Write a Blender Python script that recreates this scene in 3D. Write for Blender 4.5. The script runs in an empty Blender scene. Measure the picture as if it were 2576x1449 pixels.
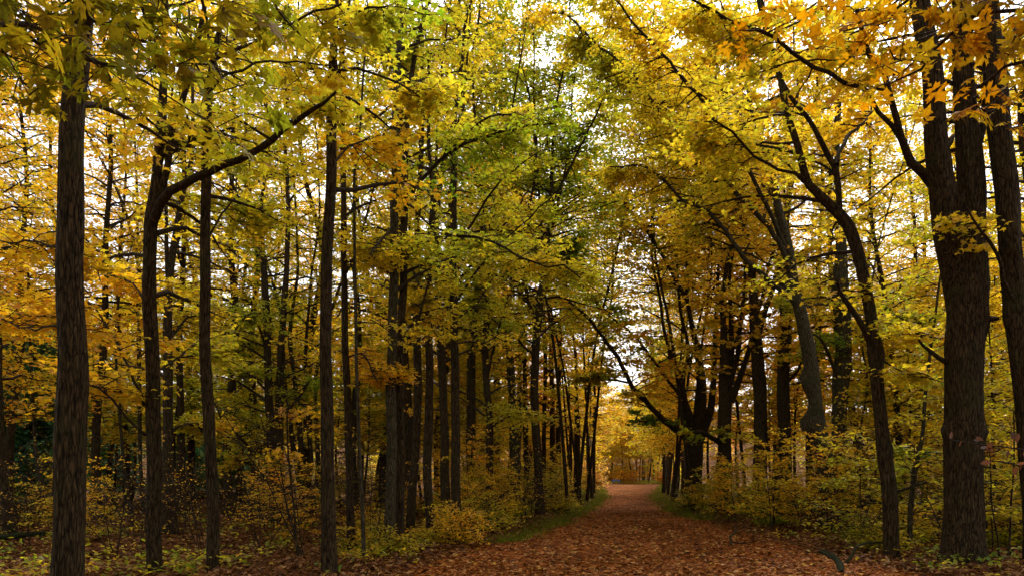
import bpy, math, random
import numpy as np
rng = np.random.default_rng(7)
SKY_S, SUN_E, EXPO = .125, 1.1, 1.27
random.seed(7)
PI = math.pi
sc = bpy.context.scene
COL = sc.collection
# ------------------------------------------------------------------ camera geometry used to turn measurements into metres
F, CX, HY, EYE = 1717.33, 1288.0, 1195.0, 1.6
def W(px, py, d): return np.array([(px-CX)/F*d, d, EYE+(HY-py)/F*d])
def gy(d): return HY+EYE*F/d
def sstep(a, b, x):
    t = np.clip((np.asarray(x, float)-a)/(b-a), 0, 1); return t*t*(3-2*t)

class Noise:
    def __init__(s, scale, seed, n=7):
        r = np.random.default_rng(seed); k = r.normal(size=(n, 3)); k /= np.linalg.norm(k, axis=1)[:, None]
        s.k = k*(r.uniform(.6, 1.7, n)[:, None])*2*PI/scale; s.p = r.uniform(0, 6.28, n); s.n = n
    def __call__(s, P): return np.sin(np.asarray(P) @ s.k.T + s.p).sum(-1)/math.sqrt(s.n/2)/1.6
NZ_HUE = Noise(5.5, 3); NZ_HUE2 = Noise(1.6, 4); NZ_LEN = Noise(2.2, 5)

# ------------------------------------------------------------------ path outline in metres (left x, right x, y)
PY = np.array([-12, 0, 6, 10.8, 13.4, 17.7, 24, 29, 37, 50, 69, 80, 110, 126])
PL = np.array([-3.4, -2.7, -2.2, -1.8, -1.1, 0.3, 1.95, 3.0, 4.6, 6.9, 9.4, 10.6, 14.2, 15.5])
PR = np.array([6.6, 6.5, 6.5, 6.4, 6.0, 6.1, 6.6, 6.9, 8.0, 10.3, 14.6, 17.2, 24.0, 27.5])
def path_side(x, y):
    """signed distance to the path: <0 inside"""
    l = np.interp(y, PY, PL); r = np.interp(y, PY, PR)
    d = np.maximum(l-x, x-r)
    return np.where(y > 126, np.maximum(d, y-126), d)
def ground_z(x, y):
    x = np.asarray(x, float); y = np.asarray(y, float)
    ps = path_side(x, y); k = sstep(.3, 3, ps)
    n = .10*np.sin(x*.55+1.3*np.sin(y*.21))*np.sin(y*.43+.8)+.05*np.sin(x*1.3+y*.9)*np.sin(y*1.7-x*.4)+.02*np.sin(x*3.1-y*2.2)
    hill = 10*np.exp(-((x+14)/30)**2-((y-118)/28)**2)*sstep(2, 16, np.interp(y, PY, PL)-x)
    back = 26*sstep(150, 300, y)
    bank = 1.2*sstep(8, 40, x-np.interp(y, PY, PR))*sstep(20, 60, y)
    return k*n+hill+back+bank

# ------------------------------------------------------------------ materials
def nmat(name):
    m = bpy.data.materials.new(name); m.use_nodes = True; nt = m.node_tree; nt.nodes.clear()
    out = nt.nodes.new('ShaderNodeOutputMaterial'); return m, nt, out
def N(nt, t, **kw):
    n = nt.nodes.new('ShaderNode'+t)
    for k, v in kw.items(): setattr(n, k, v)
    return n
def ramp(nt, stops, interp='LINEAR'):
    r = N(nt, 'ValToRGB'); cr = r.color_ramp; cr.interpolation = interp
    while len(cr.elements) < len(stops): cr.elements.new(.5)
    for e, (p, c) in zip(cr.elements, stops): e.position = p; e.color = (*c, 1)
    return r
def mix(nt, a, b, fac, blend='MIX'):
    m = N(nt, 'Mix', data_type='RGBA', blend_type=blend)
    for s, v in ((m.inputs[0], fac), (m.inputs[6], a), (m.inputs[7], b)):
        if isinstance(v, bpy.types.NodeSocket): nt.links.new(v, s)
        elif isinstance(v, tuple): s.default_value = (*v, 1)
        else: s.default_value = v
    return m.outputs[2]
def leaf_material(name, trans=.68, gloss=.03, blotch=False):
    m, nt, out = nmat(name); L = nt.links.new
    at = N(nt, 'Attribute', attribute_name='leafcol'); oi = N(nt, 'ObjectInfo')
    col = mix(nt, at.outputs['Color'], oi.outputs['Color'], 1.0, 'MULTIPLY')
    di = N(nt, 'BsdfDiffuse'); tr = N(nt, 'BsdfTranslucent'); mx = N(nt, 'MixShader'); mx.inputs[0].default_value = trans
    if blotch:
        tc = N(nt, 'TexCoord'); nz = N(nt, 'TexNoise'); nz.inputs['Scale'].default_value = 38; nz.inputs['Detail'].default_value = 6; nz.inputs['Roughness'].default_value = .7; L(tc.outputs['Object'], nz.inputs['Vector'])
        rb = ramp(nt, [(.36, (.35, .28, .3)), (.43, (.9, .85, .8)), (.6, (1.15, 1.15, 1.0))]); L(nz.outputs['Fac'], rb.inputs[0]); col = mix(nt, col, rb.outputs[0], 1.0, 'MULTIPLY')
    L(col, di.inputs[0])
    hs = N(nt, 'HueSaturation'); hs.inputs['Saturation'].default_value = 1.02; hs.inputs['Value'].default_value = 1.3
    L(col, hs.inputs['Color']); L(hs.outputs[0], tr.inputs[0])
    L(di.outputs[0], mx.inputs[1]); L(tr.outputs[0], mx.inputs[2])
    gl = N(nt, 'BsdfGlossy'); gl.inputs['Roughness'].default_value = .45; m2 = N(nt, 'MixShader'); m2.inputs[0].default_value = gloss
    L(mx.outputs[0], m2.inputs[1]); L(gl.outputs[0], m2.inputs[2]); L(m2.outputs[0], out.inputs[0])
    return m
def bark_material(name, dark, light, sc_=1.0, moss=.3, bump=1.0):
    m, nt, out = nmat(name); L = nt.links.new
    tc = N(nt, 'TexCoord'); mp = N(nt, 'Mapping'); mp.inputs['Scale'].default_value = (1, 1, .15); L(tc.outputs['Object'], mp.inputs[0])
    n1 = N(nt, 'TexNoise'); n1.inputs['Scale'].default_value = 48*sc_; n1.inputs['Detail'].default_value = 6; n1.inputs['Roughness'].default_value = .62; n1.inputs['Distortion'].default_value = .5
    L(mp.outputs[0], n1.inputs['Vector'])
    vo = N(nt, 'TexVoronoi', feature='DISTANCE_TO_EDGE'); vo.inputs['Scale'].default_value = 27*sc_
    wn = N(nt, 'TexNoise'); wn.inputs['Scale'].default_value = 9; L(mp.outputs[0], wn.inputs['Vector'])
    wa = mix(nt, mp.outputs[0], wn.outputs['Color'], .06, 'ADD'); L(wa, vo.inputs['Vector'])
    vr = ramp(nt, [(.02, (0, 0, 0)), (.13, (1, 1, 1))]); L(vo.outputs['Distance'], vr.inputs[0])
    r1 = ramp(nt, [(.38, dark), (.64, light)]); L(n1.outputs['Fac'], r1.inputs[0])
    c = mix(nt, r1.outputs[0], tuple(v*.35 for v in dark), .0)
    cm = N(nt, 'Mix', data_type='RGBA', blend_type='MULTIPLY'); cm.inputs[0].default_value = .62; L(c, cm.inputs[6]); L(vr.outputs[0], cm.inputs[7])
    n2 = N(nt, 'TexNoise'); n2.inputs['Scale'].default_value = 1.7; n2.inputs['Detail'].default_value = 4; L(tc.outputs['Object'], n2.inputs['Vector'])
    r2 = ramp(nt, [(.52, (0, 0, 0)), (.68, (moss, moss, moss))]); L(n2.outputs['Fac'], r2.inputs[0])
    c2 = mix(nt, cm.outputs[2], (.035, .045, .012), r2.outputs[0])
    p = N(nt, 'BsdfPrincipled'); p.inputs['Roughness'].default_value = .92; p.inputs['Specular IOR Level'].default_value = .12; L(c2, p.inputs['Base Color'])
    hs = mix(nt, n1.outputs['Fac'], vr.outputs[0], .35)
    bp = N(nt, 'Bump'); bp.inputs['Strength'].default_value = bump; bp.inputs['Distance'].default_value = .03; L(hs, bp.inputs['Height']); L(bp.outputs[0], p.inputs['Normal'])
    L(p.outputs[0], out.inputs[0]); return m
def litter_material(name, cols, scale, extra=None):
    """fallen leaves: voronoi cells the size of a leaf, each its own brown, over darker mould"""
    m, nt, out = nmat(name); L = nt.links.new
    tc = N(nt, 'TexCoord')
    wn = N(nt, 'TexNoise'); wn.inputs['Scale'].default_value = 14; wn.inputs['Detail'].default_value = 3; L(tc.outputs['Object'], wn.inputs['Vector'])
    wv = mix(nt, tc.outputs['Object'], wn.outputs['Color'], .09, 'ADD')
    v1 = N(nt, 'TexVoronoi'); v1.inputs['Scale'].default_value = scale; L(wv, v1.inputs['Vector'])
    v2 = N(nt, 'TexVoronoi'); v2.inputs['Scale'].default_value = scale*.62; L(wv, v2.inputs['Vector'])
    sp = N(nt, 'SeparateColor'); L(v1.outputs['Color'], sp.inputs[0]); sp2 = N(nt, 'SeparateColor'); L(v2.outputs['Color'], sp2.inputs[0])
    r1 = ramp(nt, cols); L(sp.outputs[0], r1.inputs[0]); r2 = ramp(nt, cols); L(sp2.outputs[1], r2.inputs[0])
    gt = N(nt, 'Math', operation='GREATER_THAN'); L(sp2.outputs[2], gt.inputs[0]); gt.inputs[1].default_value = .55
    c = mix(nt, r1.outputs[0], r2.outputs[0], gt.outputs[0])
    n2 = N(nt, 'TexNoise'); n2.inputs['Scale'].default_value = .35; n2.inputs['Detail'].default_value = 5; L(tc.outputs['Object'], n2.inputs['Vector'])
    r3 = ramp(nt, [(.35, (.45, .43, .43)), (.65, (1.12, 1.1, 1.05))]); L(n2.outputs['Fac'], r3.inputs[0])
    c = mix(nt, c, r3.outputs[0], 1.0, 'MULTIPLY')
    if extra:
        n3 = N(nt, 'TexNoise'); n3.inputs['Scale'].default_value = .22; n3.inputs['Detail'].default_value = 6; L(tc.outputs['Object'], n3.inputs['Vector'])
        r4 = ramp(nt, [(.58, (0, 0, 0)), (.68, (.28, .28, .28))]); L(n3.outputs['Fac'], r4.inputs[0])
        c = mix(nt, c, extra, r4.outputs[0])
    p = N(nt, 'BsdfPrincipled'); p.inputs['Roughness'].default_value = .95; p.inputs['Specular IOR Level'].default_value = .05; L(c, p.inputs['Base Color'])
    bp = N(nt, 'Bump'); bp.inputs['Strength'].default_value = .8; bp.inputs['Distance'].default_value = .05
    ad = N(nt, 'Math', operation='ADD'); L(sp.outputs[1], ad.inputs[0]); L(v1.outputs['Distance'], ad.inputs[1]); L(ad.outputs[0], bp.inputs['Height']); L(bp.outputs[0], p.inputs['Normal'])
    L(p.outputs[0], out.inputs[0]); return m
def plain_material(name, a, b, scale=20, rough=.8):
    m, nt, out = nmat(name); L = nt.links.new; tc = N(nt, 'TexCoord')
    n = N(nt, 'TexNoise'); n.inputs['Scale'].default_value = scale; n.inputs['Detail'].default_value = 5; L(tc.outputs['Object'], n.inputs['Vector'])
    r = ramp(nt, [(.35, a), (.65, b)]); L(n.outputs['Fac'], r.inputs[0]); p = N(nt, 'BsdfPrincipled'); p.inputs['Roughness'].default_value = rough
    L(r.outputs[0], p.inputs['Base Color']); bp = N(nt, 'Bump'); bp.inputs['Strength'].default_value = .3; bp.inputs['Distance'].default_value = .01; L(n.outputs['Fac'], bp.inputs['Height']); L(bp.outputs[0], p.inputs['Normal'])
    L(p.outputs[0], out.inputs[0]); return m
M_LEAF = leaf_material('maple_leaf'); M_NEEDLE = leaf_material('cedar_spray', .2, .03); M_DRY = leaf_material('dry_leaf', .15, .012); M_GRASS = leaf_material('grass_blade', .35, 0.0)
M_BARK = bark_material('bark_brown', (.012, .008, .0035), (.092, .060, .028))
M_BARKG = bark_material('bark_grey', (.022, .018, .010), (.13, .105, .060), 1.2, .4)
M_TWIG = bark_material('bark_twig', (.022, .015, .010), (.07, .048, .030), 1.6, .1, .2)
M_MOSS = bark_material('bark_mossy', (.012, .013, .005), (.040, .045, .014), 1.4, .6)
M_NEAR = leaf_material('near_maple_leaf', .62, .008, True)
M_GROUND = litter_material('forest_floor', [(0, (.03, .014, .006)), (.3, (.09, .035, .012)), (.6, (.15, .062, .02)), (.85, (.21, .10, .035)), (1, (.26, .16, .04))], 13, (.06, .075, .02))
M_PATH = litter_material('leafy_path', [(0, (.04, .014, .005)), (.25, (.15, .044, .010)), (.55, (.27, .080, .015)), (.85, (.35, .125, .026)), (1, (.42, .21, .05))], 14, (.05, .032, .02))
M_WOOD = plain_material('weathered_wood', (.035, .035, .028), (.09, .085, .065), 30)
M_BLUE = plain_material('blue_paint', (.05, .10, .32), (.10, .17, .45), 8, .5)
M_NEST = plain_material('grey_papery_bark', (.16, .15, .13), (.34, .32, .27), 25)

# ------------------------------------------------------------------ mesh builders
def make_mesh(name, V, faces_n, idx, mat, smooth=False, fcol=None):
    V = np.ascontiguousarray(V, np.float32); idx = np.ascontiguousarray(idx, np.int32); nf = len(idx)//faces_n
    me = bpy.data.meshes.new(name); me.vertices.add(len(V)); me.vertices.foreach_set('co', V.ravel())
    me.loops.add(len(idx)); me.loops.foreach_set('vertex_index', idx)
    me.polygons.add(nf); me.polygons.foreach_set('loop_start', np.arange(0, nf*faces_n, faces_n, dtype=np.int32))
    if smooth: me.polygons.foreach_set('use_smooth', np.ones(nf, bool))
    me.update(calc_edges=True); me.materials.append(mat)
    if fcol is not None:
        a = me.attributes.new('leafcol', 'FLOAT_COLOR', 'FACE')
        c = np.ones((nf, 4), np.float32); c[:, :3] = fcol; a.data.foreach_set('color', c.ravel())
    return me
def link(name, me, parent=None, loc=None):
    o = bpy.data.objects.new(name, me); COL.objects.link(o)
    if parent is not None: o.parent = parent
    if loc is not None: o.location = loc
    return o
def thing(name, label, cat, loc, group=None, rz=0):
    o = bpy.data.objects.new(name, None); COL.objects.link(o); o.location = loc; o.rotation_euler = (0, 0, rz); o.empty_display_size = .2
    o['label'] = label; o['category'] = cat
    if group: o['group'] = group
    return o
def copy_tree(o):
    c = o.copy(); COL.objects.link(c)
    for ch in list(o.children):
        d = ch.copy(); COL.objects.link(d); d.parent = c
        for g in list(ch.children):
            e = g.copy(); COL.objects.link(e); e.parent = d
    return c
def frames(P):
    T = np.gradient(P, axis=1); T /= np.linalg.norm(T, axis=2)[..., None]+1e-9
    mt = np.abs(T.mean(axis=1)); ref = np.where((mt[:, 0] > .75)[:, None], np.array([[0, 1., 0]]), np.array([[1., 0, 0]]))
    ref = np.repeat(ref[:, None, :], P.shape[1], axis=1)
    u = ref-(ref*T).sum(-1)[..., None]*T; u /= np.linalg.norm(u, axis=2)[..., None]+1e-9
    return T, u, np.cross(T, u)
def tubes(P, R, S):
    """P (N,K,3) R (N,K) -> quads"""
    n, K, _ = P.shape; T, u, v = frames(P); th = np.arange(S)/S*2*PI
    V = P[:, :, None]+R[:, :, None, None]*(np.cos(th)[None, None, :, None]*u[:, :, None]+np.sin(th)[None, None, :, None]*v[:, :, None])
    a = (np.arange(n)*K*S)[:, None, None]+(np.arange(K-1)*S)[None, :, None]; j = np.arange(S)[None, None, :]; j2 = (j+1) % S
    idx = np.stack([a+j, a+j2, a+S+j2, a+S+j], -1).reshape(-1)
    return V.reshape(-1, 3), idx
class Geo:
    def __init__(s): s.V = []; s.I = []; s.n = 0
    def add(s, V, I): s.V.append(V); s.I.append(I+s.n); s.n += len(V)
    def mesh(s, name, mat, off=(0, 0, 0)):
        return make_mesh(name, np.concatenate(s.V)-np.asarray(off), 4, np.concatenate(s.I), mat, True)
def resample(P, step, rmin=0.004):
    """P (n,4) x,y,z,r  catmull-rom"""
    P = np.asarray(P, float); n = len(P)
    if n == 2: P = np.array([P[0], (P[0]+P[1])/2, P[1]]); n = 3
    E = np.vstack([2*P[0]-P[1], P, 2*P[-1]-P[-2]]); out = []
    for i in range(n-1):
        p0, p1, p2, p3 = E[i:i+4]; L = np.linalg.norm((p2-p1)[:3]); m = max(1, int(round(L/step)))
        t = (np.arange(m)/m)[:, None]
        out.append(.5*((2*p1)+(-p0+p2)*t+(2*p0-5*p1+4*p2-p3)*t*t+(-p0+3*p1-3*p2+p3)*t**3))
    out.append(P[-1:]); o = np.vstack(out); o[:, 3] = np.maximum(o[:, 3], rmin); return o
def stem_tube(geo, S, sides, rough=.05, flare=0, burls=(), seed=0, cap_taper=False):
    r_ = np.random.default_rng(seed+11); P = S[None, :, :3]; R = S[:, 3]; T, u, v = frames(P)
    th = np.arange(sides)/sides*2*PI; K = len(S)
    arc = np.concatenate([[0], np.cumsum(np.linalg.norm(np.diff(S[:, :3], axis=0), axis=1))])
    mod = np.ones((K, sides))
    for k in range(7):
        a = r_.integers(1, 5); f = r_.uniform(.4, 3.5); ph = r_.uniform(0, 6.28, 2)
        mod += rough*.45*np.sin(a*th[None]+ph[0]+1.2*np.sin(arc[:, None]*f*.4))*np.sin(arc[:, None]*f+ph[1])
    for k in range(5):   # vertical ribs
        a = r_.integers(7, 13); mod += rough*.18*np.sin(a*th[None]+r_.uniform(0, 6.28)+.7*np.sin(arc[:, None]*r_.uniform(.5, 1.5)))
    if sides >= 48:
        for a, am in ((11, .022), (17, .018), (23, .012)):
            ph = r_.uniform(0, 6.28, 3); mod += am*(1-2*np.abs(np.sin(a/2*th[None]+ph[0]+.8*np.sin(arc[:, None]*1.1+ph[1])+.5*np.sin(arc[:, None]*3.7+ph[2]))))
        mod += r_.normal(0, .006, mod.shape)
    if flare:
        z = S[:, 2]-S[0, 2]; ph = r_.uniform(0, 6.28)
        lob = .55+.45*np.cos(5*th+ph)*.7+.25*np.cos(3*th+ph*2)
        mod += flare*np.exp(-np.maximum(z, 0)/.38)[:, None]*lob[None]*.9
    if sides >= 48: burls = list(burls)+[(r_.uniform(.8, 9), r_.uniform(-2.9, -.2), r_.uniform(.05, .14), r_.uniform(.04, .09), r_.uniform(.2, .4)) for _ in range(9)]
    for (z0, tc, amp, sz, sth) in burls:
        dth = (th[None]-tc+PI) % (2*PI)-PI
        lump = 1+.3*np.sin(9*th[None]+arc[:, None]*11)*np.sin(arc[:, None]*17+2)
        mod += amp*lump*np.exp(-((S[:, 2]-z0)/sz)**2)[:, None]*np.exp(-(dth/sth)**2)
    Rm = R[:, None]*mod
    V = P[0][:, None]+Rm[..., None]*(np.cos(th)[None, :, None]*u[0][:, None]+np.sin(th)[None, :, None]*v[0][:, None])
    a = (np.arange(K-1)*sides)[:, None]; j = np.arange(sides)[None]; j2 = (j+1) % sides
    geo.add(V.reshape(-1, 3), np.stack([a+j, a+j2, a+sides+j2, a+sides+j], -1).reshape(-1))

# leaf outlines
T_MAPLE = np.array([(0, 0, 0), (.34, -.10, -.03), (.26, .12, 0), (.60, .30, -.07), (.22, .44, .02), (0, .98, -.08), (-.22, .44, .02), (-.60, .30, -.07), (-.26, .12, 0), (-.34, -.10, -.03)])
T_MID = np.array([(0, -.04, 0), (.55, .22, -.06), (.17, .42, .02), (0, .98, -.08), (-.17, .42, .02), (-.55, .22, -.06)])
T_FAR = np.array([(0, 0, 0), (.45, .38, -.05), (0, 1, -.04), (-.42, .45, .04)])
T_OVAL = np.array([(0, 0, 0), (.25, .25, .03), (.24, .62, .02), (0, 1, -.06), (-.24, .62, .02), (-.25, .25, .03)])
_h = [(0, 0), (.10, -.10), (.30, -.20), (.27, -.06), (.45, -.04), (.34, .06), (.26, .10), (.45, .18), (.66, .20), (.56, .30), (.68, .42), (.48, .42), (.34, .40), (.20, .38), (.26, .56), (.40, .64), (.22, .70), (.12, .82), (0, 1.05)]
T_FULL = np.array([(x, y, -.12*abs(x)-.05*y*y) for x, y in _h]+[(-x, y, -.12*abs(x)-.05*y*y) for x, y in _h[-2:0:-1]])
_o = np.array([(x, y) for x, y in _h]+[(-x, y) for x, y in _h[-2:0:-1]]); _r = np.hypot(_o[:, 0], _o[:, 1]-.25); _z = .05-.30*np.clip(_r-.25, 0, 1)**1.3
_o3 = np.column_stack([_o, _z]); _n = len(_o3); T_NEAR = []
for _i in range(_n): T_NEAR += [_o3[_i], _o3[(_i+1) % _n], np.array([0, .12 if _o3[_i][1] < .15 else .3, .07])]
T_NEAR += [np.array([-.008, .0, .03]), np.array([.008, .0, .03]), np.array([.03, -.75, -.12])]
T_NEAR = np.array(T_NEAR)
PAL_T = np.array([0, .25, .45, .62, .78, .9, 1.0])
PAL = np.array([(.055, .13, .012), (.18, .29, .012), (.46, .44, .028), (.75, .53, .032), (.80, .45, .030), (.76, .33, .030), (.68, .18, .03)])
def hue_col(h, r_):
    h = np.clip(h, 0, 1); c = np.stack([np.interp(h, PAL_T, PAL[:, i]) for i in range(3)], -1)
    return c*r_.uniform(.72, 1.15, len(h))[:, None]
def leaf_mesh(name, P, size, tmpl, hue, mat, tilt=38, seed=0, off=(0, 0, 0), col=None, noise=.10, droop=0, tri=False):
    r_ = np.random.default_rng(seed+5); M = len(P); P = np.asarray(P)
    yaw = r_.uniform(0, 2*PI, M); ax = r_.uniform(0, 2*PI, M); al = np.radians(np.abs(r_.normal(0, tilt, M))+droop)
    t = tmpl[None]*size[:, None, None]; t = t-np.array([0, .45, 0])*size[:, None, None]
    c, s = np.cos(yaw)[:, None], np.sin(yaw)[:, None]
    x = t[..., 0]*c-t[..., 1]*s; y = t[..., 0]*s+t[..., 1]*c; z = t[..., 2]*r_.uniform(.3, 2.5, M)[:, None]
    k = np.stack([np.cos(ax), np.sin(ax), np.zeros(M)], -1)[:, None]; v = np.stack([x, y, z], -1)
    ca, sa = np.cos(al)[:, None, None], np.sin(al)[:, None, None]
    v = v*ca+np.cross(np.broadcast_to(k, v.shape), v)*sa+k*(v*k).sum(-1)[..., None]*(1-ca)
    V = (P[:, None]+v).reshape(-1, 3)
    if col is None:
        h = np.asarray(hue)+noise*NZ_HUE(P)+.05*NZ_HUE2(P)+r_.normal(0, .055, M); col = hue_col(h, r_)
    if tri: return make_mesh(name, V-np.asarray(off), 3, np.arange(M*len(tmpl)), mat, False, np.repeat(col, len(tmpl)//3, 0))
    return make_mesh(name, V-np.asarray(off), len(tmpl), np.arange(M*len(tmpl)), mat, False, col)

# ------------------------------------------------------------------ procedural boughs and leaves along a stem
def polyline_dir(az, el): return np.stack([np.cos(az)*np.cos(el), np.sin(az)*np.cos(el), np.sin(el)], -1)
def grow(S, zmin, nsec, Lmax, r_, T=8, m=11, el=(12, 48), zfull=None, s0=.22, minL=.45, taper=.55, jit=.075, bend=28, az0=None, azs=None):
    """secondary boughs + twigs + leaf points along resampled stem S"""
    z = S[:, 2]; ok = np.where(z >= zmin)[0]
    if len(ok) < 3: ok = np.arange(max(0, len(S)-3), len(S))
    arc = np.concatenate([[0], np.cumsum(np.linalg.norm(np.diff(S[:, :3], axis=0), axis=1))])
    a0, a1 = arc[ok[0]], arc[-1]
    f = (np.arange(nsec)+r_.uniform(0, 1, nsec))/nsec; aa = a0+(a1-a0)*f
    B = np.stack([np.interp(aa, arc, S[:, i]) for i in range(4)], -1)
    az = np.arange(nsec)*2.4+r_.uniform(-.6, .6, nsec)+r_.uniform(0, 6)
    if az0 is not None: az = az0+r_.normal(0, azs, nsec)
    e0 = np.radians(r_.uniform(el[0], el[1], nsec)); L = Lmax*(1-taper*f)*r_.uniform(.55, 1.1, nsec); L = np.maximum(L, minL)
    K = 6; s = np.arange(K)/(K-1); P = np.zeros((nsec, K, 3)); P[:, 0] = B[:, :3]; A = az.copy()
    for i in range(1, K):
        A = A+r_.normal(0, .16, nsec); E = e0-np.radians(bend)*s[i]+r_.normal(0, .10, nsec)
        P[:, i] = P[:, i-1]+polyline_dir(A, E)*(L/(K-1))[:, None]
    r0 = np.minimum(B[:, 3]*.5, .012+.012*L); R = r0[:, None]*(1-s[None]*.82)+.0015
    # twigs
    ss = np.linspace(s0, 1, T)[None]+r_.uniform(-.05, .05, (nsec, T)); ss = np.clip(ss, .12, 1)*(K-1)
    i0 = np.minimum(ss.astype(int), K-2); fr = (ss-i0)[..., None]; ii = np.arange(nsec)[:, None]
    TB = P[ii, i0]*(1-fr)+P[ii, i0+1]*fr; D = P[ii, i0+1]-P[ii, i0]; la = np.arctan2(D[..., 1], D[..., 0])
    side = np.where(np.arange(T) % 2 == 0, 1, -1)[None]; ta = la+side*np.radians(r_.uniform(25, 65, (nsec, T)))
    ta[:, -1] = la[:, -1]; te = np.radians(r_.normal(4, 14, (nsec, T)))
    tl = (.34*L[:, None]*(1-.55*ss/(K-1))+.22)*r_.uniform(.7, 1.25, (nsec, T))
    TP = np.zeros((nsec, T, 3, 3)); TP[:, :, 0] = TB; TP[:, :, 1] = TB+polyline_dir(ta, te+.12)*(tl*.5)[..., None]
    TP[:, :, 2] = TP[:, :, 1]+polyline_dir(ta+r_.normal(0, .25, ta.shape), te-.2)*(tl*.5)[..., None]
    TP = TP.reshape(-1, 3, 3); TR = np.tile(np.array([.0075, .0055, .003])[None], (len(TP), 1))
    lp = r_.uniform(.15, 1.08, (len(TP), m)); q = lp*2; j0 = np.minimum(q.astype(int), 1); f2 = (q-j0)[..., None]; jj = np.arange(len(TP))[:, None]
    LP = TP[jj, j0]*(1-f2)+TP[jj, j0+1]*f2+r_.normal(0, jit, (len(TP), m, 3))*np.array([1, 1, .7]); LP[..., 2] -= .03
    return P, R, TP, TR, LP.reshape(-1, 3)

def stem3d(pts, d, dd=0.0):
    n = len(pts); out = []; L = [0]
    for i in range(1, n): L.append(L[-1]+math.hypot(pts[i][0]-pts[i-1][0], pts[i][1]-pts[i-1][1]))
    for i, p in enumerate(pts):
        w = p[2] if len(p) > 2 else 8; di = d+dd*(L[i]/max(L[-1], 1)); out.append([*W(p[0], p[1], di), w/2/F*di/math.sqrt(1+((p[0]-CX)/F)**2)])
    return out
MEASURED = []   # (short phrase, px, depth) for naming the background by what it stands beside
def build_tree(label, d, stems, limbs=(), zmin=3.6, n=70, L=2.6, hue=.62, dens=1.0, sides=20, flare=.5, burls=(), bark=None, ztop=None,
               group=None, ref=None, tmpl=None, leaf=.108, seed=None, limb_n=16, limb_L=1.5, name='maple_tree', cat='tree', rough=.05, lhue=None, extend=True, dy=0, T=8, m=11):
    seed = seed if seed is not None else int(abs(stems[0][0][0]*7+d*13)); r_ = np.random.default_rng(seed)
    bark = bark or M_BARK; tmpl = tmpl if tmpl is not None else (T_MID if d < 26 else T_FAR)
    if d > 26: leaf *= 1.2
    if d < 15: sides = max(sides, 52)
    p0 = stems[0][0]; S0 = stem3d(stems[0], d); x0, y0, z0, r0 = S0[0]; gz = float(ground_z(x0, y0))
    if z0 > gz-.1:   # run the trunk down into the ground
        tx = (S0[0][0]-S0[1][0])/(S0[0][2]-S0[1][2]+1e-6); x0 = S0[0][0]+tx*(gz-.25-z0)*.6; S0 = [[x0, y0, gz-.25, r0*1.06]]+S0
    root_loc = np.array([x0, y0, gz])
    root = thing(name, label, cat, root_loc, group)
    if ref: MEASURED.append((ref, p0[0], d))
    zt = ztop if ztop else float(np.clip(EYE+1195/F*d+2.5, 11, 22))
    allst = []; main = []
    for i, st in enumerate(stems):
        S = S0 if i == 0 else stem3d(st, d)
        if i > 0: dz = r_.uniform(-.5, .6); S = [[a[0], a[1]+dz*k/max(1, len(S)-1), a[2], a[3]] for k, a in enumerate(S)]
        if extend and S[-1][2] < zt-1:
            a, b = np.array(S[-2]), np.array(S[-1]); D = (b-a)[:3]; D /= np.linalg.norm(D); cur = b.copy(); r = b[3]; nk = max(2, int((zt-b[2])/1.6))
            for k in range(nk):
                D = D*.75+np.array([r_.normal(0, .14), r_.normal(0, .14), .32]); D /= np.linalg.norm(D)
                cur = cur.copy(); cur[:3] = cur[:3]+D*((zt-b[2])/nk); cur[3] = r*(1-.88*(k+1)/nk); S.append(list(cur))
        Sr = resample(S, .09 if d < 15 else .3); k_ = Sr[:, 2:3]*1.3+i*2; Sr[:, :2] += (np.sin(k_+seed)*.5+np.sin(k_*2.7+seed*1.7)*.3)@np.array([[1., .8]])*np.minimum(.022, Sr[:, 3:4]*.22)*np.clip(Sr[:, 2:3], 0, 1); allst.append(Sr)
    g = Geo()
    for i, Sr in enumerate(allst):
        stem_tube(g, Sr, sides if i == 0 else max(10, sides-6), rough, flare if i == 0 else 0, burls if i == 0 else (), seed+i)
    tr = link('trunk', g.mesh('trunk', bark, root_loc), root)
    bw = Geo(); LPs = []; hues = []
    def sprout(Sr, zm, nn, LL, hh, **kw):
        P, R, TP, TR, LP = grow(Sr, zm, nn, LL, r_, T=T, m=m, az0=PI/2, azs=.8 if d < 22 else 1.2 if d < 28 else 1.6, **kw)
        bw.add(*tubes(P, R, 5)); bw.add(*tubes(TP, TR, 3)); LPs.append(LP); hues.append(np.full(len(LP), hh))
    tot = sum(len(s) for s in allst)
    for i, Sr in enumerate(allst):
        zz = max(zmin, allst[i][0][2]+.3 if i else zmin); nn = max(4, int(n*(.22 if d < 13 else .25 if d < 21 else .58)*dens*(zt-zz)/max(1, zt-zmin)*(1 if i == 0 else .75)))
        sprout(Sr, zz, nn, L*1.15, hue, s0=.38)
    for lb in limbs:
        pts, dd = lb[0], (lb[1] if len(lb) > 1 else 0); lh = lb[2] if len(lb) > 2 else (lhue if lhue is not None else hue); ln = lb[3] if len(lb) > 3 else limb_n; lL = lb[4] if len(lb) > 4 else limb_L
        Sr = resample(stem3d(pts, d, dd), .3)
        Sr[1:-1, :3] += r_.normal(0, .018, (len(Sr)-2, 3)); gl = Geo(); stem_tube(gl, Sr, 10 if d < 20 else 8, .05, seed=seed+3)
        link('limb', gl.mesh('limb', bark, root_loc), root)
        if ln: sprout(Sr[int(len(Sr)*(.5 if d < 13 else .3)):], -9, max(3, int(ln*(.5 if d < 13 else 1))), lL, lh, el=(-5, 45))
    crown = None
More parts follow.
